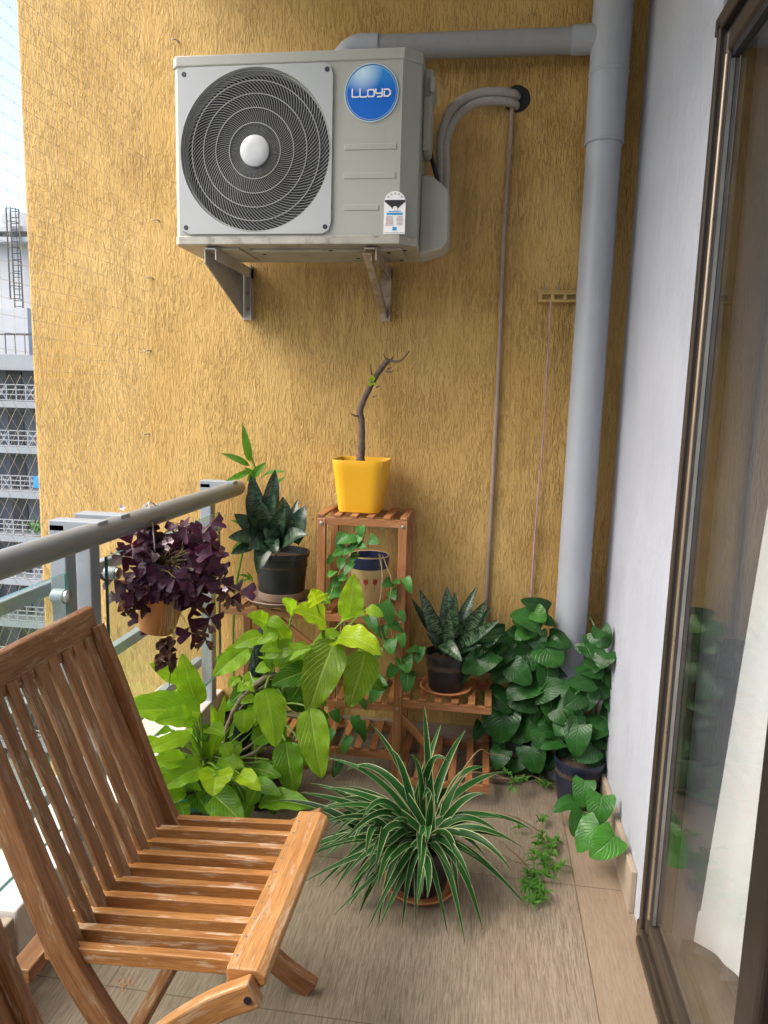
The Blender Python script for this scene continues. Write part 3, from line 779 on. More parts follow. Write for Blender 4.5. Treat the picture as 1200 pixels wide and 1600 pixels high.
stroke([(.2, -.78), (.2, .5), (.45, .75), (1.7, .75), (1.95, .5), (1.95, -.7), (1.7, -.95), (.45, -.95), (.2, -.7)], -.0135)
stroke([(0, .85), (0, 0), (.25, -.2), (1.75, -.2)], .0146); ty -= .00013; stroke([(1.75, .85), (1.75, -.8), (1.5, -1.05), (.5, -1.05)], .0146)
stroke([(.2, .75), (1.3, .75), (1.8, .3), (1.8, -.5), (1.3, -.95), (.2, -.95), (.2, .2)], .0395)
m.build('lettering', 'white', bd)
# energy sticker
SX, SZ0 = -.332, 1.992
m = MB()
out = [(SX-.034, YF-.0002, SZ0), (SX+.036, YF-.0002, SZ0), (SX+.036, YF-.0002, SZ0+.098)]
out += [(SX+.001+.035*math.cos(a), YF-.0002, SZ0+.098+.035*math.sin(a)) for a in [PI*k/16 for k in range(1, 16)]]
out += [(SX-.034, YF-.0002, SZ0+.098)]
m.prism(out, (0, .0019, 0)); stk = m.build('energy_sticker', 'white', ac)
m = MB(); y = YF-.0008
def flat(m, x, z, w, h, mi): m.box((SX+x, y, SZ0+z), (w, .0008, h), mi=mi)
m.prism([(SX-.033, y, SZ0+.101), (SX+.036, y, SZ0+.101), (SX+.018, y, SZ0+.086), (SX+.008, y, SZ0+.076), (SX-.004, y, SZ0+.076), (SX-.014, y, SZ0+.086)], (0, .0008, 0), 0)
flat(m, .001, .1035, .066, .0045, 0)
m.lathe([(0, 0), (.0075, 0), (.0075, .0006), (0, .0006)], (SX+.002, y-.0002, SZ0+.079), 16, mi=4, axis=AXY)
flat(m, .002, .079, .002, .009, 0)
for k in range(5): 
    a_ = PI*(.18+.16*k); m.lathe([(0, 0), (.0035, 0), (.0035, .0006), (0, .0006)], (SX+.001+.026*math.cos(a_), y, SZ0+.104+.022*math.sin(a_)), 8, mi=3, axis=AXY)
flat(m, .001, .063, .052, .006, 1); flat(m, .001, .0705, .040, .002, 1)
for k in range(7):
    flat(m, -.016+rnd.uniform(-.001, .001), .054-k*.0042, .026+rnd.uniform(-.006, .004), .0016, 2 if k > 2 else 3); flat(m, .018, .054-k*.0042, .022+rnd.uniform(-.006, .004), .0016, 3 if k % 3 else 2)
flat(m, .002, .017, .013, .011, 1); flat(m, .001, .0045, .064, .0016, 3)
m.build('print', ['black', 'blueprint', 'redprint', 'greyprint', 'white'], stk)
# right side: handle, upper cover, valve cover
m = MB(); m.box((-.247, 2.62, 2.498), (.034, .10, .09)); m.box((-.232, 2.60, 2.485), (.02, .12, .045)); m.build('handle', 'ac', ac, bevel=.009, seg=3)
m = MB(); m.box((-.248, 2.62, 2.37), (.026, .12, .17)); m.build('terminal_cover', 'ac', ac, bevel=.006)
m = MB(); m.prism([(-.262, 2.58, 2.215), (-.225, 2.58, 2.212), (-.167, 2.58, 2.165), (-.162, 2.58, 2.0), (-.185, 2.58, 1.975), (-.262, 2.58, 1.953)], (0, .14, 0)); m.build('valve_cover', 'ac', ac, bevel=.008, seg=3)
m = MB(); m.tube(crv([(-.245, 2.66, 2.32), (-.222, 2.66, 2.25), (-.198, 2.67, 2.17)], 6), .008, 8); m.build('power_cable', 'cable', ac, True)

# wall brackets
def bracket(X, mat, name_label, wide, xin):
    b = thing('wall_bracket', name_label, 'bracket', (X, D, 1.85), 'brackets under the air conditioner')
    m = MB(); m.box((X, 2.66, 1.951), (.042, .40, .005)); m.box((X+xin*.0205, 2.66, 1.934), (.004, .40, .038)); m.build('arm', mat, b)
    m = MB(); m.box((X, D-.004, 1.862), (.042, .006, .205)); m.box((X+xin*.0205, D-.018, 1.862), (.004, .034, .205)); m.build('wall_plate', mat, b)
    if wide:
        m = MB(); m.prism([(X-.021, 2.462, 1.953), (X-.021, 2.462, 1.905), (X-.021, D-.01, 1.765), (X-.021, D-.01, 1.953)], (.004, 0, 0)); m.build('gusset', mat, b)
    else:
        m = MB(); m.bar((X-.012, 2.47, 1.935), (X-.004, D-.012, 1.79), .030, .005, up=(.15, .4, 1)); m.bar((X+.004, 2.47, 1.925), (X+.008, D-.012, 1.78), .004, .026, up=(0, .4, 1)); m.build('strut', mat, b)
    for z in (1.80, 1.86):
        m = MB(); m.lathe([(0, 0), (.009, 0), (.009, .006), (0, .006)], (X, D-.007, z), 6, axis=AXY); m.build('bolt', 'bracket_rust', b)
bracket(-.965, 'bracket', 'grey steel bracket with triangular side plate under the fan side of the unit', True, 1)
bracket(-.412, 'bracket_rust', 'worn steel bracket with slim diagonal strut under the badge side of the unit', False, 1)

# ------------------------------------------------------------------ downpipe
dp = thing('drainpipe', 'thick grey drainpipe in the corner with a side branch above the air conditioner', 'pipe', (.35, 2.76, 0))
PX, PY = .357, 2.775
m = MB(); m.tube([(PX-.004, PY, .0), (PX-.003, PY, .6), (PX, PY, 2.36)], .060, 36); m.build('pipe', 'pvc', dp, True)
m = MB(); m.lathe([(.060, 0), (.0645, .0), (.066, .004), (.066, .19), (.067, .30), (.067, .74), (.06, .74)], (PX, PY, 2.36), 36)
m.build('tee_joint', 'pvc', dp, True)
m = MB(); m.lathe([(.0668, 0), (.069, .003), (.069, .009), (.0668, .012)], (PX, PY, 2.585), 36); m.build('collar', 'pvc', dp, True); m = MB(); m.lathe([(.0655, 0), (.0672, .002), (.0672, .007), (.0655, .009)], (PX, PY, 2.362), 36); m.build('collar', 'pvc', dp, True)
m = MB()
el = [(-.585, 2.80, 2.55), (-.585, 2.80, 2.64)] + [(-.585+.07*(1-math.cos(a)), 2.79, 2.64+.07*math.sin(a)) for a in [PI/2*k/8 for k in range(1, 9)]]
m.tube(el, .046, 24); m.build('elbow', 'pvc', dp, True)
m = MB(); m.tube([(-.52, 2.79, 2.71), (.25, 2.785, 2.706)], .0415, 28); m.build('branch_pipe', 'pvc2', dp, True)
m = MB(); m.tube([(.225, 2.785, 2.706), (.32, 2.78, 2.706)], .0465, 28); m.build('socket', 'pvc', dp, True); m = MB(); m.tube([(-.53, 2.79, 2.71), (-.45, 2.79, 2.71)], .0465, 28); m.build('socket', 'pvc', dp, True)

# refrigerant pipes, wall hole, conduit
q = at(808, 155, D)
m = MB()
m.lathe([(0, -.001), (.043, -.001), (.047, .002), (.043, .005), (.036, .006), (0, .006)], q, 28, axis=AXY, wob=lambda a, h: 1+.10*noise.noise((a*9, 3, 1)))
tag(m.build('pipe_hole', 'dark', smooth=True), 'round black hole in the ochre wall where the wrapped pipes go in', 'wall hole')
rp = thing('wrapped_pipes', 'pair of grey wrapped cooling pipes curving from the unit to the wall hole', 'pipe', (-.2, 2.7, 2.1))
for dx, dz, r_ in ((0, .012, .0165), (.019, -.018, .0155)):
    pts = [(-.205+dx, 2.70, 2.10), (-.208+dx, 2.72, 2.26), (-.212+dx, 2.74, 2.38+dz*.5), (-.18+dx*.8, 2.77, 2.475+dz), (-.11+dx*.3, 2.80, 2.533+dz), (-.03, 2.82, 2.55+dz), (.035, 2.84, 2.548+dz), (.05, 2.87, 2.546+dz)]
    m = MB(); m.tube(crv(pts, 8), lambda t, r_=r_: r_*(1+.05*math.sin(t*170)), 12); m.build('pipe', 'wrap', rp, True)
m = MB()
pts = [at(800, 168, D-.016), at(797, 230, D-.012), at(790, 330, D-.011), at(785, 430, D-.012), at(778, 600, D-.010), at(768, 790, D-.012), at(760, 935, D-.012), at(757, 1040, D-.012)]
m.tube(crv(pts, 8), .0085, 12); tag(m.build('conduit', 'conduit', smooth=True), 'thin brown conduit running straight down the ochre wall from the hole', 'conduit')

# cloth rail with cord
rk = thing('cloth_rail', 'short yellowish slotted plastic rail fixed to the ochre wall beside the pipe', 'cloth rail', (.28, D, 1.85))
m = MB(); m.box((.285, D-.012, 1.872), (.24, .022, .012)); m.box((.285, D-.006, 1.852), (.24, .010, .030)); 
m.box((.285, D-.03, 1.839), (.24, .008, .008)); m.box((.285, D-.03, 1.864), (.24, .008, .006))
for k in range(6): m.box((.172+k*.045, D-.03, 1.8515), (.012, .007, .019))
m.box((.285, D-.0165, 1.835), (.24, .03, .004)); m.build('slotted_rail', 'rack', rk, bevel=.001)
for k in range(3): m = MB(); m.lathe([(0, 0), (.004, 0), (.004, .003), (0, .003)], (.19+k*.05, D-.012, 1.885), 10, axis=AXY); m.build('screw', 'hook', rk)
m = MB(); pts = [at(861, 470, D-.045), at(856, 560, D-.03), at(849, 680, D-.02), at(842, 760, D-.016), at(835, 850, D-.014), at(829, 950, D-.012), at(828, 985, D-.012)]
m.tube(crv(pts, 6), lambda t: .0030+.0024*max(0, t-.45)*2+.0006*math.sin(t*40), 6); tag(m.build('cord', 'string', smooth=True), 'lilac cord hanging from the slotted rail down the ochre wall', 'cord')

# ------------------------------------------------------------------ sliding door, room, curtain
sd = thing('sliding_door', 'dark bronze framed sliding glass door along the right side', 'door', (.5, 1.5, 0))
m = MB(); ye = 1.905
m.box((XR+.035, ye-.012, 1.18), (.086, .024, 2.30)); m.box((XR+.035, .4, 2.33), (.086, 3.05, .04)); m.box((XR+.035, .4, .012), (.086, 3.05, .05)); m.build('outer_frame', 'bronze', sd, bevel=.004)
m = MB(); m.box((XR+.012, ye-.028, 1.17), (.02, .008, 2.25)); m.box((XR+.02, .4, 2.302), (.02, 3.0, .012)); m.build('gap_seal', 'gasket', sd)
m = MB(); m.box((XR+.018, ye-.049, 1.17), (.036, .034, 2.25)); m.box((XR+.018, .52, 2.266), (.036, 2.64, .050)); m.box((XR+.020, .52, .066), (.036, 2.64, .056)); m.build('sash', 'bronze', sd, bevel=.010, seg=4)
m = MB(); m.tube([(XR+.003, ye-.065, .10), (XR+.003, ye-.065, 2.238)], .0055, 12); m.build('highlight_bead', 'bronze_highlight', sd, True)
m = MB(); m.box((XR+.015, ye-.078, 1.165), (.02, .016, 2.14)); m.box((XR+.016, .52, 2.232), (.02, 2.58, .018)); m.build('gasket', 'gasket', sd)
m = MB(); m.box((XR+.010, ye-.0885, 1.16), (.008, .004, 2.12)); m.build('glazing_strip', 'steel', sd)
m = MB(); m.box((XR+.018, 1.515, 1.16), (.006, .62, 2.14)); m.build('glass', 'doorglass', sd)
m = MB(); m.box((XR+.02, 1.18, 1.17), (.05, .09, 2.2)); m.build('meeting_stile', 'bronze_shaded', sd, bevel=.01, seg=3)
m = MB(); m.box((XR-.004, .44, .004), (.028, 2.88, .03)); m.box((XR+.004, .44, .022), (.006, 2.88, .03)); m.build('track', 'bronze', sd, bevel=.003)
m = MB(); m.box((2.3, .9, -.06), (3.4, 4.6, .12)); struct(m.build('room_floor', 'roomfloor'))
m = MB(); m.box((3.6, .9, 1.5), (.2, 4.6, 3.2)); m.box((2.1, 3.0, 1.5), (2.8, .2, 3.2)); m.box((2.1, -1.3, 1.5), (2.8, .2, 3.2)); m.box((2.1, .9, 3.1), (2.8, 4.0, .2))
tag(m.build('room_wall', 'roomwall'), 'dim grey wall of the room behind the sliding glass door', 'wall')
cu = thing('curtain', 'long white curtain hanging inside the sliding glass door', 'curtain', (.66, 1.6, 0))
m = MB(); rows = []
nz, ny = 30, 60
for i in range(nz+1):
    z = .055+(2.4-.055)*i/nz; row = []
    for j in range(ny+1):
        s_ = j/ny; yl = 1.842-.145*z
        yy = yl - s_*.62; fold = (.014+.020*s_)*math.sin(s_*17+.35*z+.6)+.009*math.sin(s_*41+z)
        xx = .612+.16*min(1, s_*2.2)**.8+fold*min(1, s_*8)
        row.append(m.vert((xx, yy, z+.03*s_)))
    rows.append(row)
for i in range(nz):
    for j in range(ny): m.face([rows[i][j], rows[i][j+1], rows[i+1][j+1], rows[i+1][j]])
m.build('cloth', 'curtain', cu, 'leaf')
m = MB(); 
rr_ = [[m.vert((V(p_)+V((-.004, .002-.145*dz, dz)))[:]) for p_ in [Vector(xx) for xx in [MBv for MBv in [cu.children[0].data.vertices[k].co[:] for k in range(ny+1)]]]] for dz in (-.002, .012, .03, .05, .075, .10)]
for i in range(5):
    for j in range(ny): m.face([rr_[i][j], rr_[i][j+1], rr_[i+1][j+1], rr_[i+1][j]])
m.build('hem', 'curtain', cu, 'leaf')
m = MB(); rows = []
for i in range(6):
    row = []
    for j in range(ny+1):
        p_ = V(cu.children[0].data.vertices[j].co); k = i/5
        row.append(m.vert(p_+V((.004+.012*math.sin(j*.9+i)*k, .004*math.sin(j*.7)*k, -.05*k*(.6+.4*math.sin(j*.33))))))
    rows.append(row)
for i in range(5):
    for j in range(ny): m.face([rows[i][j], rows[i][j+1], rows[i+1][j+1], rows[i+1][j]])
m.build('sheer_edge', 'sheer', cu, 'leaf')

# ------------------------------------------------------------------ chair
def chair(off, label):
    ox, oy = off
    ch = thing('folding_chair', label, 'chair', (-.6+ox, 1.35+oy, 0), 'teak folding chairs')
    def P(x, y, z): return (x+ox, y+oy, z)
    stc = [(-.912, .90), (-.868, .79), (-.822, .66), (-.778, .54), (-.728, .42), (-.635, .268), (-.53, .145), (-.44, .062), (-.362, .012)]
    for y in (1.555, 1.112):
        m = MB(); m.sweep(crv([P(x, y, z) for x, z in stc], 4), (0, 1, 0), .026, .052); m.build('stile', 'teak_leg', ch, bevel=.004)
    rl = [(-.352, .432), (-.43, .388), (-.53, .305), (-.63, .190), (-.72, .080), (-.79, .008)]
    for y in (1.617, 1.080):
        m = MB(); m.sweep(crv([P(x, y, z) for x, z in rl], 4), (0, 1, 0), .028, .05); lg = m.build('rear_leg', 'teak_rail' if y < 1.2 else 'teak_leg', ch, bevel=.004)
        m = MB(); m.lathe([(0, 0), (.007, 0), (.007, .003), (0, .003)], P(-.362, y-.0142, .425), 12, axis=AXY); m.build('bolt', 'gasket', lg)
    m = MB()
    m.prism([P(-.928, 1.572, .868), P(-.902, 1.572, .862), P(-.916, 1.572, .945), P(-.938, 1.572, .947)], (0, -.50, 0)); m.build('top_rail', 'teak_old', ch, bevel=.005)
    # backrest: nine bowed slats
    m = MB(.22); sc_ = [(-.910, .885), (-.862, .76), (-.815, .64), (-.772, .53), (-.735, .435), (-.722, .402)]
    for k in range(9):
        y = 1.522-k*.0468; w = .030 if k not in (0, 1, 4) else .036
        m.sweep(crv([P(x+rnd.uniform(-.002, .002), y, z) for x, z in sc_], 4), (0, 1, rnd.uniform(-.01, .01)), w, .012)
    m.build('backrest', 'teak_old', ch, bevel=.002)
    # seat: ten slats front to back
    m = MB(.16)
    for k in range(10):
        y = 1.556-k*.0478; dz = rnd.uniform(-.001, .001)
        m.bar(P(-.775, y, .414+dz), P(-.405, y, .437+dz), .019, .030)
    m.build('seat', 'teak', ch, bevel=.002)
    m = MB(); m.prism([P(-.412, 1.602, .415), P(-.352, 1.602, .418), P(-.338, 1.602, .432), P(-.340, 1.602, .448), P(-.356, 1.602, .457), P(-.412, 1.602, .4545)], (0, -.506, 0)); m.build('front_rail', 'teak_rail', ch, bevel=.004, seg=3)
    m = MB(); m.bar(P(-.818, 1.575, .372), P(-.818, 1.10, .372), .045, .030); m.build('rear_rail', 'teak_leg', ch, bevel=.003)
    m = MB(); m.bar(P(-.655, 1.60, .165), P(-.655, 1.095, .165), .030, .022); m.build('stretcher', 'teak_leg', ch, bevel=.003)
    for k in range(10):
        m = MB(); y = 1.556-k*.0478; m.lathe([(0, 0), (.0028, 0), (.0028, .0012), (0, .0012)], P(-.402, y, .4547), 8); m.build('screw', 'hook', ch)
chair((0, 0), 'weathered teak folding chair with slatted seat, in full view beside the railing')
chair((.09, -.655), 'second teak folding chair, only its dark curved stile showing at the lower left edge')

# ------------------------------------------------------------------ plant stand
ps = thing('plant_stand', 'reddish wooden plant stand with stepped slatted shelves against the ochre wall', 'plant stand', (-.44, 2.72, 0))
yf, ybk = 2.60, 2.835
XL, XRr = -.592, -.288
lw, lt = .031, .024
def leg(x, y, z1_): 
    m = MB(); m.box((x, y, z1_/2), (lw, lt, z1_)); return m.build('leg', 'standwood', ps, bevel=.002)
for x in (XL, XRr):
    for y in (yf, ybk):
        o = leg(x, y, 1.018)
        if y == yf:
            for z in (1.0, .64, .30):
                m = MB(); m.lathe([(0, 0), (.007, 0), (.007, .002), (.003, .0035), (0, .0035)], (x, y-.012, z), 14, axis=AXY); m.build('bolt', 'steel', o, True)
def shelf(xa, xb, z, n, name='shelf', ya=yf, yb=ybk):
    m = MB(.18)
    m.bar((xa, ya-.001, z-.016), (xb, ya-.001, z-.016), .017, .028); m.bar((xa, yb+.001, z-.016), (xb, yb+.001, z-.016), .017, .028)
    for k in range(n):
        x = xa+.014+(xb-xa-.028)*k/(n-1); m.bar((x, ya-.010, z+.004), (x, yb+.010, z+.004), .026, .010)
    m.build(name, 'standwood', ps, bevel=.0015)
shelf(XL-.018, XRr+.016, 1.025, 6)
shelf(XL+.016, XRr-.016, .655, 6)
shelf(-.985, XL-.016, .655, 7)
shelf(XL+.016, XRr-.016, .315, 6)
shelf(XRr+.016, .066, .335, 6)
shelf(XRr+.016, .070, .075, 6, ya=2.50)
shelf(-.80, XL-.016, .10, 5, ya=2.5)
shelf(XL+.016, XRr-.016, .12, 5)
m = MB(); m.bar((XRr+.01, yf+.004, .27), (-.11, yf+.004, .09), .018, .026); m.build('brace', 'standwood', ps, bevel=.002)
m = MB(); m.bar((XL-.01, yf+.004, .50), (-.80, yf+.004, .645), .018, .026); m.build('brace', 'standwood', ps, bevel=.002)
for x, h in ((.052, .33),):
    m = MB(); m.box((x, ybk, h/2), (lw, lt, h)); m.build('leg', 'standwood', ps, bevel=.002)
for x, h in ((-.78, .10), (-.96, .65)):
    m = MB(); m.box((x, ybk, h/2), (lw, lt, h)); m.build('leg', 'standwood', ps, bevel=.002)

# ------------------------------------------------------------------ pots and plants
def pot(par, c, r0, r1, h, mat, soil=True, lip=.006, n=40, name='pot'):
    m = MB()
    m.lathe([(r0*.0, .0), (r0, .0), (r0+.002, .004), (r1-lip, h-.02), (r1, h-.018), (r1+.001, h-.002), (r1-.002, h), (r1-.006, h-.001), (r1-.008, h-.02), (r0*.9, .02), (0, .02)], c, n)
    o = m.build(name, mat, par, True, angle=50)
    if soil:
        m = MB(); rr = []; k = 24
        m.lathe([(r1*.93, -.03), (r1*.90, 0), (r1*.5, .006), (0, .004)], (c[0], c[1], c[2]+h-.028), k, wob=lambda a, z: 1)
        m.build('soil', 'soil', o, True)
    return o
def saucer(c, r, h, mat, label, group=None):
    m = MB(); m.lathe([(0, 0), (r*.80, 0), (r*.86, .003), (r, h), (r-.004, h+.003), (r-.012, h), (r*.80, .008), (0, .007)], c, 44)
    return tag(m.build('saucer', mat, smooth=True), label, 'saucer', group)
CV = (CAM)
def vdir(p): return (CAM-V(p)).normalized()
def hero(m, b, t, yb, yt, wpx, up=.75, face=.8, bend=.7, fold=.2, wave=.02, shape='lance', lobe=0, tint=(1, 1, 1), roll=0, nu=10, nv=3, wf=3, scale=1.0, quilt=0):
    """a leaf given by where its base and tip show and how far away each is"""
    B = at(b[0], b[1], yb); T = at(t[0], t[1], yt); md = (B+T)/2
    n = vdir(md)*face + V((0, 0, 1))*up
    f = (T-B).normalized()
    n = Matrix.Rotation(roll, 3, f) @ n
    m.leaf(B, T, n, wpx*scale*(md-CAM).length/F, bend, fold, wave, shape, lobe, nu, nv, tint, wf, quilt=quilt)
    return B, T
def pet(m, a, b, r=.003, sag=.02, n=6):
    a, b = V(a), V(b); mid = (a+b)/2+V((0, 0, sag)); m.tube(bez(a, mid, b, n), lambda t: r*(1.25-.45*t), 6)
def jit(c, a=.12): k = 1+rnd.uniform(-a, a); return tuple(x*k for x in c)

# --- yellow square pot with bare stem
pl = thing('bare_stem_plant', 'bare brown stem in a yellow square pot on top of the plant stand', 'potted plant', (-.466, 2.72, 1.034))
m = MB(); NP = 40
def sqring(h, hw, r): return [(-.466+rrect(2*PI*k/NP, hw, hw, r)[0], 2.72+rrect(2*PI*k/NP, hw, hw, r)[1], 1.034+h) for k in range(NP)]
prof = [(0, .073, .026), (.004, .078, .028), (.17, .0985, .032), (.195, .1015, .032), (.2, .1005, .031), (.198, .0985, .029), (.17, .094, .028)]
rings = [[m.vert(p_) for p_ in sqring(h, w, r)] for h, w, r in prof]
for a_, b_ in zip(rings[:-1], rings[1:]):
    for k in range(NP): k2 = (k+1) % NP; m.face([a_[k], a_[k2], b_[k2], b_[k]])
m.face(rings[0][::-1]); po = m.build('pot', 'yellowpot', pl, True, angle=35)
m = MB(); rg = [m.vert((p_[0], p_[1], p_[2]+.004*rnd.random())) for p_ in sqring(.178, .095, .028)]; cc = m.vert((-.466, 2.72, 1.218))
for k in range(NP): m.face([rg[k], rg[(k+1) % NP], cc])
m.build('soil', 'soil', po)
m = MB(); y = 2.72
st = [at(563, 722, y), at(565, 700, y), at(565, 660, y), at(563, 640, y-.005), at(573, 615, y), at(585, 592, y+.005), at(600, 570, y+.01), at(608, 562, y+.01)]
m.tube(crv(st, 7), lambda t: .0138*(1-.28*t)*(1+.22*noise.noise((t*24, 0, 0)))+(.004*max(0, 1-t*9)), 10)
def twig(pts, r): m.tube(crv([at(a_, b_, y+d_) for a_, b_, d_ in pts], 4), lambda t: r*(1-.6*t), 7)
twig([(608, 563, .01), (618, 565, 0), (628, 562, -.01), (640, 548, -.015)], .0052)
twig([(606, 565, .01), (602, 559, 0), (599, 553, 0)], .004); twig([(611, 563, .01), (614, 557, .01)], .0045)
twig([(582, 595, 0), (580, 580, -.01), (579, 568, -.015)], .0042); twig([(563, 648, 0), (556, 650, -.015), (549, 647, -.02)], .0055)
twig([(603, 580, .01), (611, 581, 0), (616, 578, 0)], .004); twig([(596, 578, .01), (592, 572, 0)], .003); twig([(588, 605, 0), (594, 603, -.01)], .003); twig([(583, 620, 0), (588, 618, -.01)], .003)
twig([(605, 577, .01), (612, 574, .02)], .003); twig([(558, 722, 0), (558, 711, 0)], .004); twig([(565, 660, 0), (571, 659, 0)], .003)
m.build('trunk', 'bark', pl, True)
m = MB()
for a_, b_ in (((580, 596), (574, 592)), ((582, 596), (587, 590)), ((580, 598), (577, 604)), ((583, 592), (580, 586)), ((581, 600), (588, 601))):
    hero(m, a_, b_, y-.012, y-.02, 6, bend=.8, tint=(1.3, 1.25, .5), nu=5, nv=2)
m.build('leaf_bud', 'lime', pl, 'leaf')

# --- left snake plant
pl = thing('snake_plant', 'dark snake plant with broad curled leaves in a black pot, left shelf of the stand', 'potted plant', (-.772, 2.68, .672))
pot(pl, (-.772, 2.69, .676), .085, .108, .19, 'blackpot')
m = MB(); m.lathe([(.0868, 0), (.0895, .002), (.0935, .03), (.092, .034)], (-.772, 2.69, .677), 40, wob=lambda a, h: 1+.012*noise.noise((a*30, h*40, 0))); m.build('dirt_crust', 'saucer', pl, True)
m = MB(); md = MB()
for b, t, w, dk, yt, bd in [((405, 835), (392, 741), 30, 0, 2.68, .3), ((417, 815), (430, 733), 25, 0, 2.72, .3), ((415, 832), (428, 768), 26, 0, 2.66, .4), ((400, 820), (385, 773), 16, 0, 2.68, .3),
        ((408, 830), (366, 803), 26, 0, 2.64, .6), ((408, 838), (356, 840), 24, 0, 2.60, .8), ((398, 848), (360, 866), 17, 1, 2.60, .9), ((425, 845), (386, 857), 27, 1, 2.56, 1.4),
        ((420, 845), (402, 897), 27, 1, 2.545, 1.5), ((440, 846), (411, 826), 28, 1, 2.60, 1.3), ((440, 852), (414, 848), 20, 1, 2.57, 1.3), ((436, 860), (481, 834), 40, 1, 2.58, 1.1),
        ((460, 848), (477, 789), 31, 1, 2.68, .5), ((440, 838), (442, 776), 29, 1, 2.70, .6), ((452, 830), (466, 780), 15, 1, 2.74, .2), ((440, 850), (455, 800), 30, 1, 2.63, .8), ((425, 835), (405, 780), 28, 0, 2.62, .5),
        ((430, 840), (445, 790), 26, 1, 2.60, .9), ((420, 850), (432, 868), 24, 1, 2.54, 1.6)]:
    hero(md if dk else m, b, t, 2.68 if not dk else 2.665, yt, w*1.15, up=.35, face=1, bend=bd, fold=.28, wave=.03, shape='snake', tint=(rnd.uniform(.6, 1), rnd.uniform(0, 9), rnd.uniform(0, 9)), roll=rnd.uniform(-.5, .5), nu=12)
m.build('foliage', 'snake_dark', pl, 'leaf'); md.build('foliage', 'snake_dark', pl, 'leaf')
saucer((-.775, 2.69, .665), .139, .020, 'saucer', 'wide grey brown clay saucer under the left black pot')

# --- right snake plant
pl = thing('snake_plant', 'banded snake plant with upright pointed leaves in a black pot, right shelf of the stand', 'potted plant', (-.113, 2.7, .346))
pot(pl, (-.113, 2.71, .353), .066, .086, .145, 'blackpot')
m = MB()
for b, t, w, k, yt, bd in [((689, 1010), (655, 920), 25, 1, 2.66, .35), ((676, 990), (643, 935), 12, .2, 2.68, .3), ((700, 1010), (699, 915), 29, .8, 2.74, .2), ((709, 1000), (711, 924), 20, .7, 2.70, .3),
        ((718, 985), (745, 917), 20, .8, 2.76, .35), ((713, 1005), (760, 938), 27, 1, 2.66, .35), ((725, 1000), (768, 948), 15, .1, 2.70, .3), ((713, 1010), (781, 968), 23, 1, 2.62, .4),
        ((703, 1025), (702, 950), 22, 1, 2.62, .3), ((688, 1003), (722, 1034), 27, .9, 2.585, 1.2), ((693, 1018), (666, 988), 25, .15, 2.62, .7), ((713, 1016), (752, 1008), 19, .15, 2.64, .5),
        ((690, 1000), (676, 955), 22, .5, 2.74, .3), ((722, 1010), (742, 985), 20, .2, 2.68, .5)]:
    hero(m, b, t, 2.69, yt, w, up=.3, face=1, bend=bd, fold=.32, wave=.02, shape='snake', tint=(k, rnd.uniform(0, 9), rnd.uniform(0, 9)), roll=rnd.uniform(-.4, .4), nu=12)
m.build('foliage', 'snake', pl, 'leaf')
saucer((-.113, 2.71, .345), .102, .016, 'terracotta', 'terracotta saucer under the small black pot on the right shelf')

# --- slim sprig plant behind the left snake plant
pl = thing('slim_leaf_plant', 'slim bright green plant rising behind the dark snake plant by the handrail end', 'potted plant', (-1.02, 2.77, 0))
m = MB(); stp = [(-1.0, 2.77, .12), (-1.0, 2.78, .6), (-.95, 2.78, .9), at(398, 745, 2.78), at(393, 715, 2.77)]
m.tube(crv(stp, 5), .005, 7); m.build('stem', 'petiole', pl, True)
m = MB()
for b, t, w in [((391, 722), (379, 661), 13), ((390, 728), (345, 708), 11), ((392, 735), (352, 752), 10), ((398, 745), (386, 752), 15), ((395, 745), (416, 722), 13), ((410, 745), (447, 738), 14), ((425, 770), (446, 745), 11), ((400, 745), (382, 730), 10),
        ((392, 830), (358, 812), 9), ((385, 845), (362, 860), 9), ((392, 905), (372, 898), 7), ((395, 905), (372, 912), 6), ((395, 910), (384, 893), 6)]:
    hero(m, b, t, 2.77, 2.74, w, up=.5, bend=.6, fold=.35, shape='lance', tint=jit((1, 1, 1), .25), roll=rnd.uniform(-.6, .6), nu=8, nv=2)
m.build('foliage', 'sprig', pl, 'leaf')
pot(pl, (-1.17, 2.77, .20), .06, .075, .12, 'terracotta') if False else pot(pl, (-1.0, 2.77, 0), .06, .07, .13, 'blackpot')

# --- tulip pot climber inside the stand
pl = thing('climber_plant', 'trailing green climber in a cream pot with red tulips inside the stand', 'potted plant', (-.43, 2.73, .665))
c = (-.432, 2.73, .664)
m = MB(); m.lathe([(0, 0), (.058, 0), (.060, .004), (.0735, .148), (.0752, .150), (.0795, .195), (.078, .199), (.073, .197), (.069, .15), (.05, .02), (0, .02)], c, 48)
m.mi = [1 if .150 <= sum(m.v[i][2] for i in f)/4-c[2] <= .19 and len(f) == 4 and max((m.v[i][0]-c[0])**2+(m.v[i][1]-c[1])**2 for i in f) > .0729**2 else 0 for f in m.f]
po = m.build('pot', ['cream_pot', 'navy_glaze'], pl, True, angle=30)
m = MB(); m.lathe([(.069, 0), (.04, .006), (0, .004)], (c[0], c[1], c[2]+.172), 24); m.build('soil', 'soil', po, True)
m = MB()
for k in range(12):
    a0 = -PI/2+(k-3)*.52
    for pts in ([(-.009, .012), (-.009, -.008), (0, -.014), (.009, -.008), (.009, .012), (.0045, .004), (0, .012), (-.0045, .004)], [(-.001, -.014), (-.001, -.034), (.001, -.034), (.001, -.014)]):
        ol = []
        for u_, v_ in pts:
            h = .105+v_; rr = .0604+(.0733-.0604)*h/.148+.0004; an = a0+u_/rr; ol.append((c[0]+rr*math.cos(an), c[1]+rr*math.sin(an), c[2]+h))
        m.prism(ol, (.0008*math.cos(a0), .0008*math.sin(a0), 0), 0)
m.build('tulip_print', 'red_glaze', po)
m = MB(); ivy = MB()
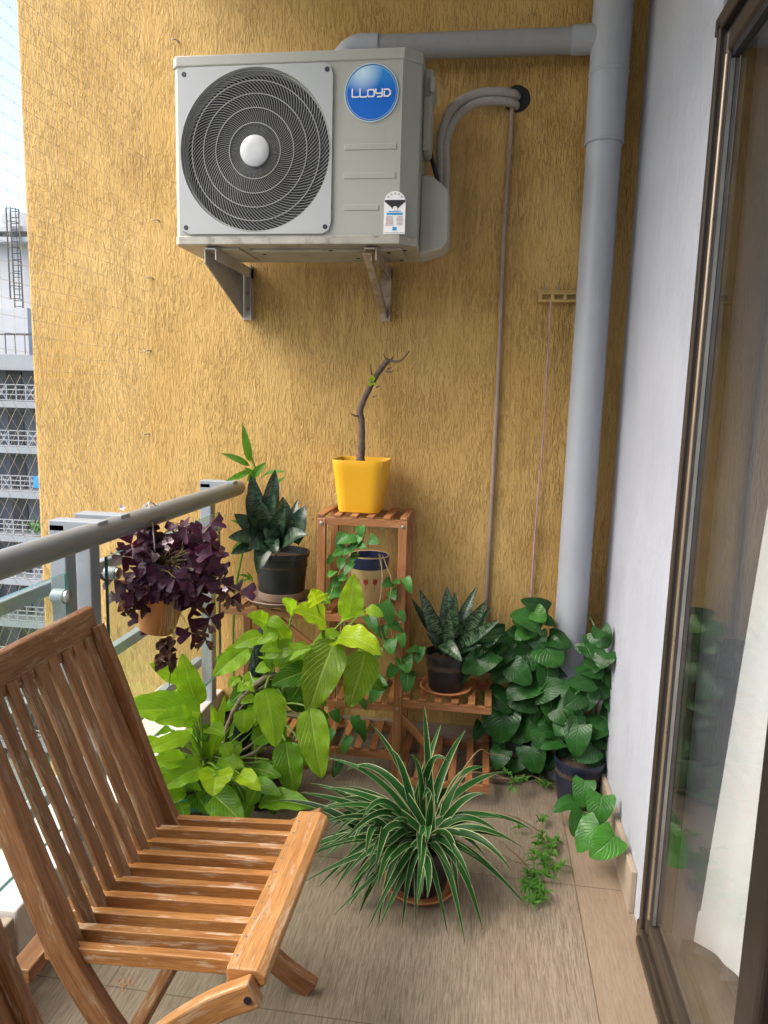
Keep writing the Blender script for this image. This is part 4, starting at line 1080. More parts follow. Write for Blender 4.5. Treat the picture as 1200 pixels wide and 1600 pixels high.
IV = [((562, 822), (565, 840), 14), ((556, 842), (526, 850), 18), ((536, 832), (526, 862), 15), ((562, 838), (548, 864), 15), ((577, 842), (593, 849), 16), ((540, 856), (518, 869), 13), ((553, 856), (531, 869), 15), ((557, 866), (549, 880), 13),
      ((536, 872), (531, 891), 16), ((520, 868), (511, 882), 9), ((522, 893), (514, 903), 14), ((530, 906), (517, 917), 16), ((540, 900), (528, 908), 13), ((524, 922), (510, 936), 18), ((532, 925), (516, 930), 15),
      ((611, 909), (596, 916), 15), ((612, 909), (625, 913), 15), ((612, 922), (618, 938), 16), ((634, 902), (643, 928), 14), ((597, 942), (612, 977), 26), ((607, 973), (630, 989), 17), ((595, 978), (600, 1000), 18),
      ((610, 998), (612, 1024), 21), ((626, 990), (630, 1014), 13), ((630, 1026), (639, 1052), 25), ((652, 1014), (634, 1020), 12), ((656, 1010), (651, 1038), 17), ((637, 1050), (635, 1084), 22), ((598, 1066), (578, 1100), 22),
      ((583, 1060), (606, 1072), 17), ((560, 1090), (572, 1110), 14), ((520, 1110), (530, 1130), 14), ((555, 1118), (562, 1148), 15), ((565, 1125), (570, 1160), 12), ((545, 1150), (535, 1180), 15), ((520, 1140), (512, 1165), 15), ((530, 1190), (520, 1215), 15), ((575, 960), (590, 990), 18), ((590, 1010), (580, 1040), 18), ((545, 935), (532, 955), 15), ((550, 880), (538, 900), 14), ((624, 955), (633, 972), 12), ((560, 850), (572, 858), 12), ((617, 1040), (605, 1060), 16)]
for b, t, w in IV:
    B, T = hero(ivy, b, t, 2.575+rnd.uniform(-.02, .02), 2.555+rnd.uniform(-.02, .02), w*1.12, up=.5, bend=.7, fold=.15, wave=.02, shape='heart', lobe=.22, tint=jit((1.25, 1.2, 1.1) if 850 < b[1] < 940 and b[0] < 545 else (1, 1, 1), .3), roll=rnd.uniform(-.5, .5), nu=9)
ivy.build('foliage', 'ivy', pl, 'leaf')
for pts in ([(555, 865, 2.69), (545, 900, 2.60), (535, 960, 2.575), (528, 1040, 2.575), (526, 1110, 2.575), (522, 1220, 2.57)], [(560, 862, 2.68), (548, 890, 2.60), (540, 950, 2.57), (533, 1030, 2.57)], [(592, 866, 2.66), (598, 905, 2.585), (592, 960, 2.575), (600, 1000, 2.57), (625, 1025, 2.57)],
            [(570, 855, 2.70), (562, 835, 2.66), (548, 838, 2.6)], [(575, 855, 2.70), (578, 842, 2.65)], [(565, 858, 2.7), (570, 830, 2.66)], [(555, 865, 2.68), (540, 875, 2.6), (528, 900, 2.58), (516, 930, 2.57)], [(598, 868, 2.66), (606, 890, 2.6), (612, 910, 2.58), (608, 970, 2.57), (626, 1030, 2.57), (636, 1060, 2.57)], [(538, 1080, 2.56), (540, 1130, 2.56), (535, 1170, 2.56)],
            [(594, 866, 2.66), (597, 905, 2.59), (588, 985, 2.58)]):
    m.tube(crv([at(*q_) for q_ in pts], 6), .0022, 6)
m.build('vine', 'petiole_straw', pl, True)

# --- right pothos: pot in the corner
def pothos(pl, LV, yb, mat, stems, smat, wave=.02, jity=.03, lobe=.24, k=1.22, up=.4):
    m = MB(); s_ = MB()
    for e in LV:
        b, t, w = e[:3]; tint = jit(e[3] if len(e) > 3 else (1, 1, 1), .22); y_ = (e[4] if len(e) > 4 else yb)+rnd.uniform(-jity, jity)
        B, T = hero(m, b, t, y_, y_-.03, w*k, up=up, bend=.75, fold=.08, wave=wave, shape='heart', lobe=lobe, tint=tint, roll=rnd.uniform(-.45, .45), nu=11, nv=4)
        for r2 in range(2 if b[1] < 1215 else 0):
            ox_, oy_ = rnd.uniform(-20, 20), rnd.uniform(-20, 20); an = rnd.uniform(-.5, .5); dx_, dy_ = t[0]-b[0], t[1]-b[1]
            yy_ = y_+rnd.uniform(.02, .06)
            if at(b[0]+ox_, b[1]+oy_, yy_).x > XR-.035 or yy_ > D-.03: continue
            B2, T2 = hero(m, (b[0]+ox_, b[1]+oy_), (b[0]+ox_+dx_*math.cos(an)-dy_*math.sin(an), b[1]+oy_+dx_*math.sin(an)+dy_*math.cos(an)), yy_, yy_-.03, w*rnd.uniform(.75, 1.05), up=up, bend=.8, fold=.1, wave=wave, shape='heart', lobe=lobe, tint=jit((1, 1, 1), .25), roll=rnd.uniform(-.5, .5), nu=11, nv=4)
        q_ = B+V((rnd.uniform(-.02, .02), .03, -.035)); pet(s_, q_, B, .002, .01)
    m.build('foliage', mat, pl, 'leaf')
    for st_ in stems: s_.tube(crv([at(*q_) for q_ in st_], 6), .0032, 6)
    s_.build('stem', smat, pl, True)
pl = thing('corner_pothos', 'dark green heart leaf pothos in a navy pot between the drainpipe and white wall', 'potted plant', (.385, 2.6, 0))
pc = atz(903, 1252, 0); pc = V((.395, 2.585, 0))
pot(pl, (pc.x, pc.y, 0), .070, .092, .175, 'navypot')
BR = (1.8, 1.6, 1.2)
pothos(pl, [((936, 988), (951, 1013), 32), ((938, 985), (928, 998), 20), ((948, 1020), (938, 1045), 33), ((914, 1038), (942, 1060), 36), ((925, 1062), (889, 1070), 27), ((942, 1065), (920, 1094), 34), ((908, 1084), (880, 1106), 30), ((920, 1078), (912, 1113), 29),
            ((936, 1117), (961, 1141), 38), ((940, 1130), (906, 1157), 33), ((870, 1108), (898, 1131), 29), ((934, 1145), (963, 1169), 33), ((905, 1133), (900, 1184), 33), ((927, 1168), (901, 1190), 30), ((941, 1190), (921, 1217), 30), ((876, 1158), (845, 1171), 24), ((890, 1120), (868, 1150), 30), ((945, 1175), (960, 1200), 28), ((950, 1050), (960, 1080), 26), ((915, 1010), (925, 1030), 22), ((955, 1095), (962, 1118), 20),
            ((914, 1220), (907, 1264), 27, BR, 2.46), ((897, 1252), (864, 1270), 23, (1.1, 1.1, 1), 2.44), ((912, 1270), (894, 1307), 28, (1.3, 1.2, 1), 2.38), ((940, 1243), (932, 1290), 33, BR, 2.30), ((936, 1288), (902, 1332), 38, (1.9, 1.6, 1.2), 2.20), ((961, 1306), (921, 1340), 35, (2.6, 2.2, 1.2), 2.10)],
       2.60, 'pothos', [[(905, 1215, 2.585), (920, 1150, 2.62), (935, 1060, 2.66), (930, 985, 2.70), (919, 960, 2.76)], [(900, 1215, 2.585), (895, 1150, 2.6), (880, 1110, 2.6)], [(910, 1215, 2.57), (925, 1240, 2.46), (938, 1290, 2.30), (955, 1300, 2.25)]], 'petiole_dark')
# --- left pothos in front of the wall
pl = thing('wall_pothos', 'large dark pothos climbing a stake left of the drainpipe against the ochre wall', 'potted plant', (.2, 2.75, 0))
pot(pl, (.19, 2.77, 0), .065, .082, .15, 'blackpot')
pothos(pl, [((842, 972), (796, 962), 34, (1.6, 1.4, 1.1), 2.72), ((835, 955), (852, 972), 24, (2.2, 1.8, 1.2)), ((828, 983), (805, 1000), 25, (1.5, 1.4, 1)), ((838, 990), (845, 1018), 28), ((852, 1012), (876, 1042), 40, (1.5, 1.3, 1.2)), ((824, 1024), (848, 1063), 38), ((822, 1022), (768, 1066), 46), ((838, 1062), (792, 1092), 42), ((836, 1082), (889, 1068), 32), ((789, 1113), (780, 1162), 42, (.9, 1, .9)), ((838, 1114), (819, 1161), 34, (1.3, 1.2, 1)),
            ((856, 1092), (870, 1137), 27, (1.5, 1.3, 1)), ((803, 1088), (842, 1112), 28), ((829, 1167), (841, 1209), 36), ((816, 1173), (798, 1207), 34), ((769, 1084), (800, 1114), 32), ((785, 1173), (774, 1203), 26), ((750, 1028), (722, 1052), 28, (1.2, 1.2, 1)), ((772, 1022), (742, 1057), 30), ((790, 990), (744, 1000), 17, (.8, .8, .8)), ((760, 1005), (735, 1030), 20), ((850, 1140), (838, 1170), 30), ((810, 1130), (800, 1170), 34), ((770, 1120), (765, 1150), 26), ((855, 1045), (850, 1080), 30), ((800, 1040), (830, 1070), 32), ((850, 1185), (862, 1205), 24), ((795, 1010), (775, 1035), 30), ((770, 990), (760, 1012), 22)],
       2.71, 'pothos', [[(818, 1195, 2.77), (825, 1100, 2.76), (830, 1000, 2.76), (836, 955, 2.75)], [(815, 1195, 2.77), (800, 1090, 2.75), (770, 1000, 2.74)]], 'petiole_dark', jity=.035)

# --- hanging oxalis
pl = thing('oxalis_plant', 'purple leaved oxalis in a terracotta pot hanging below the handrail', 'potted plant', (-.94, 2.05, .75))
yo = 2.05
ax = (at(250, 940, yo), at(258, 1000, yo))
top, bot = at(263, 888, yo), at(244, 984, yo)
dz = (top-bot); hh = dz.length; zax = dz.normalized(); xax = V((1, 0, 0)); xax = (xax-zax*xax.dot(zax)).normalized(); yax = zax.cross(xax)
rot = Matrix((xax, yax, zax)).transposed()
m = MB(); m.lathe([(0, 0), (.050, 0), (.054, .004), (.080, hh*.86), (.085, hh*.87), (.087, hh), (.081, hh), (.077, hh*.88), (.0, hh*.85)], bot, 36, axis=rot); m.build('pot', 'orangepot', pl, True, angle=40)
m = MB()
for sgn in (-1, 1): m.tube(crv([top+V((.0, sgn*.085, 0)), top+V((-.01, sgn*.07, .10)), V((-1.0, top.y+sgn*.012, 1.128)), V((-1.036, top.y+sgn*.01, 1.09))], 6), .002, 6)
m.build('hanger', 'steel', pl, True)
m = MB(); s_ = MB(); crown = top+V((0, 0, -.005))
def tref(c, n, r, tint=None):
    """three triangular leaflets round a stalk end"""
    n = n.normalized(); a0 = rnd.random()*6.28; e1 = n.orthogonal().normalized(); e2 = n.cross(e1)
    for k in range(3):
        a = a0+k*2.094; d = e1*math.cos(a)+e2*math.sin(a); dr = rnd.uniform(0, 1.0)
        tp = c+(d*math.cos(dr)-n*math.sin(dr))*r
        m.leaf(c, tp, n+d*dr*.8, r*1.25, rnd.uniform(.1, .6), rnd.uniform(.1, .5), .03, 'wedge', 0, 6, 3, tint or jit((1, 1, 1), .35), 2)
for k in range(86):
    a = rnd.random()*6.28; rr = math.sqrt(rnd.random()); px = 262+math.cos(a)*88*rr; py = 872+math.sin(a)*62*rr+(8 if math.cos(a) > .3 else 0)
    if py < 805: py = 808
    dpt = rnd.uniform(-.10, .06)*(1-.3*rr)
    if abs(px-268) < 26 and 860 < py < 890 and dpt < 0: dpt = .05
    c = at(px, py, yo+dpt-.02)
    if c.x < -.99: c.x = -.985+rnd.uniform(0, .02)
    if abs(c.x+1.0) < .05 and c.z > 1.0: c.z = 1.0
    n = (vdir(c)*.55+V((0, 0, .6))+(c-crown)*3+V((rnd.uniform(-.6, .6), rnd.uniform(-.6, .6), rnd.uniform(-.3, .6))))
    tref(c, n, rnd.uniform(.034, .052)); pet(s_, crown+V((rnd.uniform(-.05, .05), rnd.uniform(-.05, .05), -.01)), c, .0011, .03)
for (px, py) in ((345, 905), (318, 850), (330, 820), (322, 880), (352, 915), (340, 885), (188, 935), (178, 905), (225, 968), (300, 948), (328, 965), (205, 850), (190, 870), (335, 870), (300, 990), (240, 845), (225, 830), (295, 835), (310, 925), (375, 925)):
    c = at(px, py, yo-.03+rnd.uniform(-.03, .03)); tref(c, vdir(c)+V((rnd.uniform(-.5, .5), 0, rnd.uniform(-.2, .7))), rnd.uniform(.036, .050)); pet(s_, crown+V((rnd.uniform(-.05, .05), -.05, -.01)), c, .0011, .04)
for k in range(26):
    px, py = rnd.uniform(200, 305), rnd.uniform(885, 938)
    if 225 < px < 280 and py > 925: py -= 22
    c = at(px, py, yo-rnd.uniform(.085, .125)); tref(c, vdir(c)+V((rnd.uniform(-.5, .5), 0, rnd.uniform(-.1, .8))), rnd.uniform(.034, .05)); pet(s_, crown+V((rnd.uniform(-.05, .05), -.05, 0)), c, .0011, .04)
for k in range(16):
    px, py = rnd.uniform(172, 215), rnd.uniform(840, 940); c = at(px, py, yo-rnd.uniform(.0, .06))
    if c.x < -1.0: c.x = -.99
    tref(c, vdir(c)+V((rnd.uniform(-.5, .5), 0, rnd.uniform(-.1, .8))), rnd.uniform(.034, .05)); pet(s_, crown+V((rnd.uniform(-.05, .0), -.04, 0)), c, .0011, .04)
for k in range(70):
    c = at(270+rnd.gauss(0, 16), 876+rnd.gauss(0, 12), yo-.09+rnd.uniform(-.02, .02)); pet(s_, crown+V((rnd.uniform(-.03, .03), -.03, 0)), c, .0010, .02)
for k in range(16):
    pet(s_, at(268+rnd.uniform(-12, 12), 905, yo-.09), at(264+rnd.gauss(0, 9), 985+rnd.uniform(-10, 15), yo-.085), .0010, .0)
m.build('foliage', 'oxalis', pl, 'leaf'); s_.build('stalk', 'petiole_straw', pl, True)
m = MB()
for k in range(60):
    t_ = rnd.random(); c = at(262+rnd.gauss(0, 7), 998+t_*38, yo-.085+rnd.uniform(-.01, .02)); m.leaf(c, c+V((rnd.uniform(-.022, .022), rnd.uniform(-.02, .02), rnd.uniform(-.035, .005))), (rnd.uniform(-1, 1), -1, rnd.uniform(-.5, 1)), .02, 1.5, .6, .12, 'lance', 0, 5, 2)
m.build('dried_clump', 'oxalis_dry', pl, 'leaf'); m = MB()
for k in range(22):
    c = at(210+rnd.gauss(0, 12), 945+rnd.gauss(0, 7), yo-.07); m.leaf(c, c+V((rnd.uniform(-.02, .02), rnd.uniform(-.02, .02), rnd.uniform(-.03, .005))), (0, -1, .4), .016, 1.4, .6, .1, 'lance', 0, 5, 2)
m.build('dried_clump', 'oxalis_dry', pl, 'leaf')
for (px, py) in ((300, 978), (312, 985), (325, 975), (322, 1000), (355, 925), (365, 935)):
    m = MB()
    for k in range(3): c = at(px, py, yo-.04); m.leaf(c, c+V((rnd.uniform(-.03, .03), rnd.uniform(-.01, .01), rnd.uniform(-.035, -.008))), (rnd.uniform(-.5, .5), -1, .3), .024, 1.0, .4, .1, 'wedge', 0, 5, 2)
    m.build('dried_leaf', 'oxalis_dry', pl, 'leaf')
m = MB(); m.tube(crv([at(263, 1030, yo-.08), at(266, 1050, yo-.08), at(264, 1075, yo-.08)], 4), .0012, 5)
m.build('dried_root', 'oxalis_dry', pl, 'leaf')
for (px, py) in ((192, 793), (258, 848), (262, 856), (246, 868), (352, 920), (268, 845)):
    c = at(px, py, yo-.09 if py > 800 else yo)
    m = MB()
    if py < 800: c = atx(px, py, -.96)
    for k in range(5): a = k*1.257; m.leaf(c, c+V((math.cos(a)*.010, -.004, math.sin(a)*.010)), (0, -1, .3), .009, .4, .2, 0, 'ovate', 0, 4, 2)
    m.build('flower', 'petal', pl, 'leaf')

# --- lime philodendron on the moss pole
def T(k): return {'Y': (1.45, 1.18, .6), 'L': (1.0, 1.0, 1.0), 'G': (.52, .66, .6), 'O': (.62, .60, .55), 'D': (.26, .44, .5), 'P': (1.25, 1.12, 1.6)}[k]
def limeplant(pl, LV, center, fills):
    m = MB(); s_ = MB()
    for b, t, w, k, y1, y2, bd, src in LV:
        B, Tp = hero(m, b, t, y1, y2, w, up=.5, face=.9, bend=bd*1.15, fold=.22, wave=.055, shape='ovate', tint=jit(T(k), .08), roll=rnd.uniform(-.3, .3), nu=18, nv=5, wf=3.2, quilt=.012)
        s0 = at(*src) if src else V(center); pet(s_, s0, B, .0036, .03, 8)
    for (cx_, cy_, rx, ry, y_, n_, k) in fills:
        for i in range(n_):
            px = cx_+rnd.uniform(-rx, rx); py = cy_+rnd.uniform(-ry, ry); a = rnd.uniform(.3, 2.8); ln = rnd.uniform(28, 55)
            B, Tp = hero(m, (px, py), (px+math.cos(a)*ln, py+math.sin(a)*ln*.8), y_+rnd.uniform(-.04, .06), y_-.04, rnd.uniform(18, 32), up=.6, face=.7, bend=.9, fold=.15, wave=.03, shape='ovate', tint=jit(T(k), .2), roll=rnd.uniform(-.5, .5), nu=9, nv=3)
            pet(s_, V(center)+V((rnd.uniform(-.03, .03), rnd.uniform(-.03, .03), 0)), B, .0026, .02)
    m.build('foliage', 'lime', pl, 'leaf'); s_.build('petiole', 'petiole', pl, True)
pl = thing('philodendron', 'tall lime green philodendron tied to a black net pole before the stand', 'potted plant', (-.74, 2.4, 0))
pot(pl, (-.76, 2.40, 0), .10, .12, .17, 'blackpot')
yp = 2.36
limeplant(pl, [((414, 1076), (430, 1168), 50, 'L', 2.22, 2.16, .55, (425, 1057, 2.3)), ((484, 1106), (503, 1218), 48, 'L', 2.2, 2.14, .6, (430, 1105, 2.28)), ((446, 1158), (460, 1242), 44, 'G', 2.22, 2.18, .6, (430, 1140, 2.3)), ((470, 1163), (479, 1197), 24, 'G', 2.24, 2.22, .5, (440, 1130, 2.3)),
    ((523, 1000), (482, 1114), 64, 'O', 2.28, 2.20, .5, (470, 1020, 2.34)), ((487, 1046), (423, 1070), 38, 'D', 2.27, 2.20, .7, (470, 1025, 2.34)), ((510, 972), (458, 953), 50, 'Y', 2.28, 2.18, .5, (505, 1000, 2.36)), ((495, 945), (486, 920), 34, 'Y', 2.22, 2.2, .4, (505, 1000, 2.36)), ((524, 1002), (597, 1024), 50, 'Y', 2.28, 2.2, 1.5, (508, 1002, 2.36)),
    ((545, 966), (553, 896), 40, 'L', 2.36, 2.36, .35, (512, 1002, 2.38)), ((572, 1018), (545, 1106), 54, 'O', 2.32, 2.24, .4, (515, 1005, 2.37)), ((418, 978), (386, 962), 32, 'L', 2.34, 2.26, .8, (440, 1010, 2.36)), ((447, 1006), (420, 962), 31, 'L', 2.33, 2.28, .7, (445, 1015, 2.36)), ((438, 1010), (405, 1018), 22, 'L', 2.27, 2.2, .8, (445, 1018, 2.34)),
    ((438, 1026), (488, 1012), 28, 'L', 2.28, 2.24, .7, (445, 1020, 2.34)), ((418, 1028), (425, 1048), 17, 'G', 2.28, 2.25, .7, (440, 1030, 2.34)), ((388, 1012), (333, 1056), 36, 'L', 2.4, 2.34, .7, (412, 1030, 2.4)), ((396, 1020), (335, 1030), 22, 'G', 2.42, 2.36, .6, (412, 1030, 2.4)), ((470, 1068), (452, 1100), 34, 'D', 2.32, 2.26, .6, (455, 1050, 2.36)), ((397, 1105), (384, 1145), 20, 'L', 2.3, 2.26, .7, (400, 1090, 2.34)), ((400, 1090), (375, 1100), 16, 'L', 2.3, 2.26, .7, (400, 1090, 2.34)),
    ((372, 1058), (358, 1075), 16, 'L', 2.3, 2.26, .7, (380, 1070, 2.34)), ((380, 1068), (398, 1082), 14, 'L', 2.28, 2.26, .9, (380, 1070, 2.34)), ((460, 955), (440, 935), 24, 'L', 2.36, 2.3, .5, (450, 990, 2.38)), ((345, 1160), (330, 1100), 18, 'L', 2.34, 2.3, .4, (335, 1190, 2.3)), ((500, 930), (515, 945), 20, 'G', 2.4, 2.38, .5, (505, 990, 2.4)), ((560, 1050), (600, 1080), 28, 'D', 2.42, 2.38, .5, (520, 1020, 2.4))],
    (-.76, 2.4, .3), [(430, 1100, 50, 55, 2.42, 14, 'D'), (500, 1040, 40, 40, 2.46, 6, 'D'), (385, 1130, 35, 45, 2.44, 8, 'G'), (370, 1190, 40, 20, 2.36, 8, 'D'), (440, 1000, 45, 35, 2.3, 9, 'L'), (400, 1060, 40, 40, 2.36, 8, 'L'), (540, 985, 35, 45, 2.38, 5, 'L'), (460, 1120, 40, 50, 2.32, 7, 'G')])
m = MB(); pts = [at(372, 1200, 2.42), at(385, 1120, 2.41), at(402, 1055, 2.39), at(416, 995, 2.37), at(418, 984, 2.368)]
m.tube(crv(pts, 8), lambda t: .036*(1 if t < .93 else math.sqrt(max(.05, 1-((t-.93)/.07)**2))), 18); mp_ = m.build('moss_pole', 'netgreen', pl, True)
m = MB(); C_ = crv(pts, 8)
for s2 in (1, -1):
    for k in range(9):
        m.tube([C_[i]+V((.0375*math.cos(k*.698+s2*i*.28), .0375*math.sin(k*.698+s2*i*.28), 0)) for i in range(len(C_)-2)], .0012, 4, cap=False)
m.build('net_wrap', 'netgreen', mp_)
m = MB()
m.tube(crv([at(432, 1055, 2.32), at(418, 1058, 2.31), at(405, 1066, 2.31), at(392, 1077, 2.32), at(378, 1092, 2.33), at(368, 1108, 2.34), at(360, 1125, 2.36), at(352, 1150, 2.38), at(348, 1190, 2.39)], 6), lambda t: .0105*(1+.12*math.sin(t*40)), 9)
m.tube(crv([at(420, 1068, 2.33), at(408, 1076, 2.33), at(395, 1083, 2.34), at(375, 1110, 2.36)], 6), .006, 8)
m.tube(crv([at(330, 1195, 2.26), at(355, 1190, 2.27), at(378, 1184, 2.28), at(398, 1176, 2.29), at(416, 1160, 2.31)], 6), lambda t: .0065*(1+.12*math.sin(t*30)), 8)
m.tube(crv([at(362, 1182, 2.28), at(380, 1172, 2.29), at(398, 1160, 2.3)], 6), .005, 8)
m.tube(crv([at(470, 1120, 2.34), at(462, 1150, 2.33), at(452, 1165, 2.3)], 6), .004, 8)
m.build('stem', 'stem', pl, True)
m = MB(); m.tube(crv([at(390, 1050, 2.33), at(400, 1066, 2.31), at(428, 1050, 2.33)], 5), .0016, 5); m.build('tie', 'hub', pl)

pl = thing('philodendron', 'low spreading lime philodendron in a teal pot behind the chair', 'potted plant', (-.88, 2.18, 0))
pot(pl, (-.90, 2.16, 0), .085, .11, .17, 'teal')
cen = at(318, 1196, 2.18)
limeplant(pl, [((314, 1114), (189, 1113), 52, 'L', 2.14, 2.0, .55, None), ((300, 1100), (196, 1098), 34, 'L', 2.17, 2.04, .4, None), ((308, 1104), (284, 1021), 40, 'L', 2.2, 2.18, .5, None), ((285, 1062), (234, 1036), 26, 'L', 2.2, 2.16, .4, (308, 1104, 2.2)), ((300, 1122), (242, 1128), 36, 'L', 2.1, 2.0, 1.0, None), ((299, 1148), (212, 1180), 24, 'P', 2.12, 2.02, .6, None), ((292, 1188), (226, 1196), 30, 'L', 2.1, 2.0, .7, None),
    ((318, 1197), (248, 1236), 40, 'L', 2.1, 1.99, .8, None), ((290, 1210), (236, 1222), 28, 'G', 2.14, 2.05, .8, None), ((340, 1203), (332, 1244), 50, 'Y', 2.06, 1.97, 1.2, None), ((374, 1210), (407, 1236), 28, 'Y', 2.06, 2.0, 1.1, (345, 1205, 2.1)), ((334, 1241), (382, 1288), 46, 'G', 2.05, 1.98, .6, None), ((407, 1252), (494, 1264), 38, 'G', 2.1, 2.03, .6, None), ((305, 1238), (325, 1272), 34, 'D', 2.08, 2.02, .6, None),
    ((288, 1232), (248, 1258), 26, 'L', 2.04, 1.98, .8, None), ((322, 1200), (316, 1135), 16, 'L', 2.18, 2.18, .3, None), ((330, 1190), (352, 1085), 18, 'L', 2.2, 2.22, .4, None), ((312, 1135), (322, 1160), 26, 'D', 2.2, 2.16, .4, None), ((280, 1255), (290, 1285), 22, 'G', 2.0, 1.97, .9, None), ((370, 1225), (385, 1260), 30, 'D', 2.14, 2.1, .7, None), ((270, 1140), (245, 1150), 14, 'G', 2.2, 2.1, .6, None), ((320, 1215), (340, 1208), 20, 'L', 2.06, 2.02, .9, None), ((395, 1200), (440, 1215), 26, 'G', 2.2, 2.15, .7, None), ((255, 1175), (225, 1150), 20, 'L', 2.16, 2.1, .6, None)],
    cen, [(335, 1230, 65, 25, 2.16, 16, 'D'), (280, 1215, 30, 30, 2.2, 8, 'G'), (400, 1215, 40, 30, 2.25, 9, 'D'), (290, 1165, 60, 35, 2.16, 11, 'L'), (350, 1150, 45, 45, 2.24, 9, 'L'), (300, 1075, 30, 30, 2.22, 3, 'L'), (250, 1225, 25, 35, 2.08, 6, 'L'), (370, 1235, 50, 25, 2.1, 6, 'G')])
m = MB(); m.tube(crv([(-.90, 2.16, .14), cen+V((0, 0, -.02)), cen+V((.004, 0, .03))], 5), .013, 9); m.build('stem', 'stem', pl, True)

# --- spider plant
pl = thing('spider_plant', 'large variegated spider plant with arching striped leaves in a black pot on the floor', 'potted plant', (-.14, 2.0, 0))
SC = V((-.135, 2.005, 0))
pot(pl, (SC.x, SC.y, .012), .075, .098, .15, 'blackpot')
m = MB(); cr = SC+V((0, 0, .155))
HP = [((663, 1102), 2.1, .06), ((728, 1140), 2.25, .05), ((576, 1128), 2.28, .06), ((540, 1205), 2.12, .16), ((508, 1184), 2.12, .08), ((500, 1230), 2.0, .07), ((497, 1266), 1.93, .08), ((498, 1386), 1.84, .12), ((520, 1395), 1.86, .12), ((545, 1388), 1.84, .10), ((543, 1414), 1.82, .12), ((592, 1468), 1.80, .10), ((628, 1452), 1.80, .11), ((660, 1400), 1.80, .12), ((699, 1458), 1.80, .12), ((726, 1484), 1.78, .13), ((754, 1456), 1.84, .13), ((754, 1346), 1.92, .06),
      ((792, 1280), 2.02, .06), ((816, 1324), 1.96, .09), ((832, 1298), 2.04, .10), ((716, 1404), 1.84, .10), ((790, 1205), 2.25, .07), ((760, 1200), 2.16, .10), ((700, 1190), 1.98, .14), ((640, 1180), 1.98, .10), ((610, 1170), 2.1, .09), ((690, 1130), 2.2, .04), ((566, 1280), 1.86, .12), ((534, 1320), 1.84, .12), ((610, 1395), 1.83, .10), ((560, 1430), 1.82, .11), ((575, 1350), 1.82, .12), ((545, 1386), 1.80, .05), ((760, 1240), 2.0, .06), ((660, 1250), 1.84, .12)]
for (px, py), y_, ar in HP:
    tp = at(px, py, y_)
    if tp.z < .006: tp.z = .006
    b_ = cr+V((rnd.uniform(-.05, .05), rnd.uniform(-.05, .05), 0)); mid = (b_+tp)/2+V((rnd.uniform(-.03, .03), rnd.uniform(-.02, .02), ar*1.3)); mid = mid.lerp(V((b_.x, b_.y, mid.z)), rnd.uniform(0, .3))
    m.strap(bez(b_, mid, tp, 14), rnd.uniform(.021, .031), V((rnd.uniform(-.5, .5), 0, 1))*.6+vdir(tp)*.7, .28, jit((1, 1, 1), .35))
for k in range(72):
    a = rnd.random()*6.28
    if rnd.random() < .62: a = rnd.uniform(2.5, 5.0)
    ln = rnd.uniform(.14, .36); b_ = cr+V((math.cos(a)*.03, math.sin(a)*.03, 0)); tp = b_+V((math.cos(a)*ln, math.sin(a)*ln*.8, rnd.uniform(-.16, .10))); tp.z = max(tp.z, .008)
    if k % 2: sh = V((rnd.uniform(-.12, .02), rnd.uniform(-.06, .04), rnd.uniform(-.03, .02))); b_ += sh; tp += sh*1.1; tp.z = max(tp.z, .008)
    mid = (b_*1.2+tp*.8)/2+V((rnd.uniform(-.04, .04), rnd.uniform(-.03, .03), rnd.uniform(.05, .15)))
    m.strap(bez(b_, mid, tp, 12), rnd.uniform(.019, .031), (rnd.uniform(-.5, .5), -.5, 1), .3, jit((.85, .85, .85), .35))
m.build('foliage', 'spider', pl, 'leaf')
m = MB(); r_ = MB()
def plantlet(c, n, ln):
    for k in range(n):
        a = rnd.random()*6.28; e = rnd.uniform(-.15, 1.1); d = V((math.cos(a)*math.cos(e), math.sin(a)*math.cos(e), math.sin(e))); l2 = ln*rnd.uniform(.6, 1.2)
        tp = c+d*l2; tp.z = max(tp.z-l2*.25, .004); m.strap(bez(c, c+d*l2*.6+V((0, 0, .008)), tp, 5), rnd.uniform(.0035, .006), (0, -.4, 1), .3, jit((1, 1, 1), .35))
for k in range(30):
    px = 843+rnd.gauss(0, 15); py = 1372+rnd.gauss(0, 24); c = atz(px, min(py, 1412), rnd.uniform(.008, .045)); plantlet(c, 11, .034)
for (px, py, n) in ((845, 1280, 2), (848, 1309, 3), (866, 1326, 3), (860, 1318, 2), (838, 1320, 2), (805, 1224, 2), (818, 1216, 2), (842, 1222, 3), (855, 1226, 2), (796, 1208, 1), (788, 1180, 2), (797, 1232, 1)):
    for k in range(n): plantlet(atz(px+rnd.uniform(-5, 5), py+rnd.uniform(-4, 4), .02 if px > 820 else .06), 9, .03)
for pts in ([(SC.x, SC.y, .17), at(740, 1270, 2.05), at(800, 1275, 2.1), atz(845, 1300, .03)], [(SC.x, SC.y, .17), at(720, 1215, 2.1), at(770, 1210, 2.2), atz(805, 1222, .06)], [(SC.x, SC.y, .17), at(760, 1305, 1.98), at(800, 1330, 2.0), atz(835, 1365, .02)], [(SC.x, SC.y, .17), at(740, 1180, 2.15), at(765, 1178, 2.3), at(788, 1181, 2.35)], [atz(805, 1222, .06), atz(830, 1212, .05), atz(855, 1226, .02)], [(SC.x, SC.y, .16), at(770, 1330, 1.98), at(800, 1345, 2.0), atz(830, 1352, .02)], [atz(845, 1282, .02), atz(852, 1310, .03), atz(870, 1330, .02)]):
    r_.tube(crv(pts, 6), .0016, 5)
rn = r_.build('runner', 'petiole_straw', pl, True); m.build('plantlet_growth', 'plantlet', rn, 'leaf')['kind'] = 'stuff'
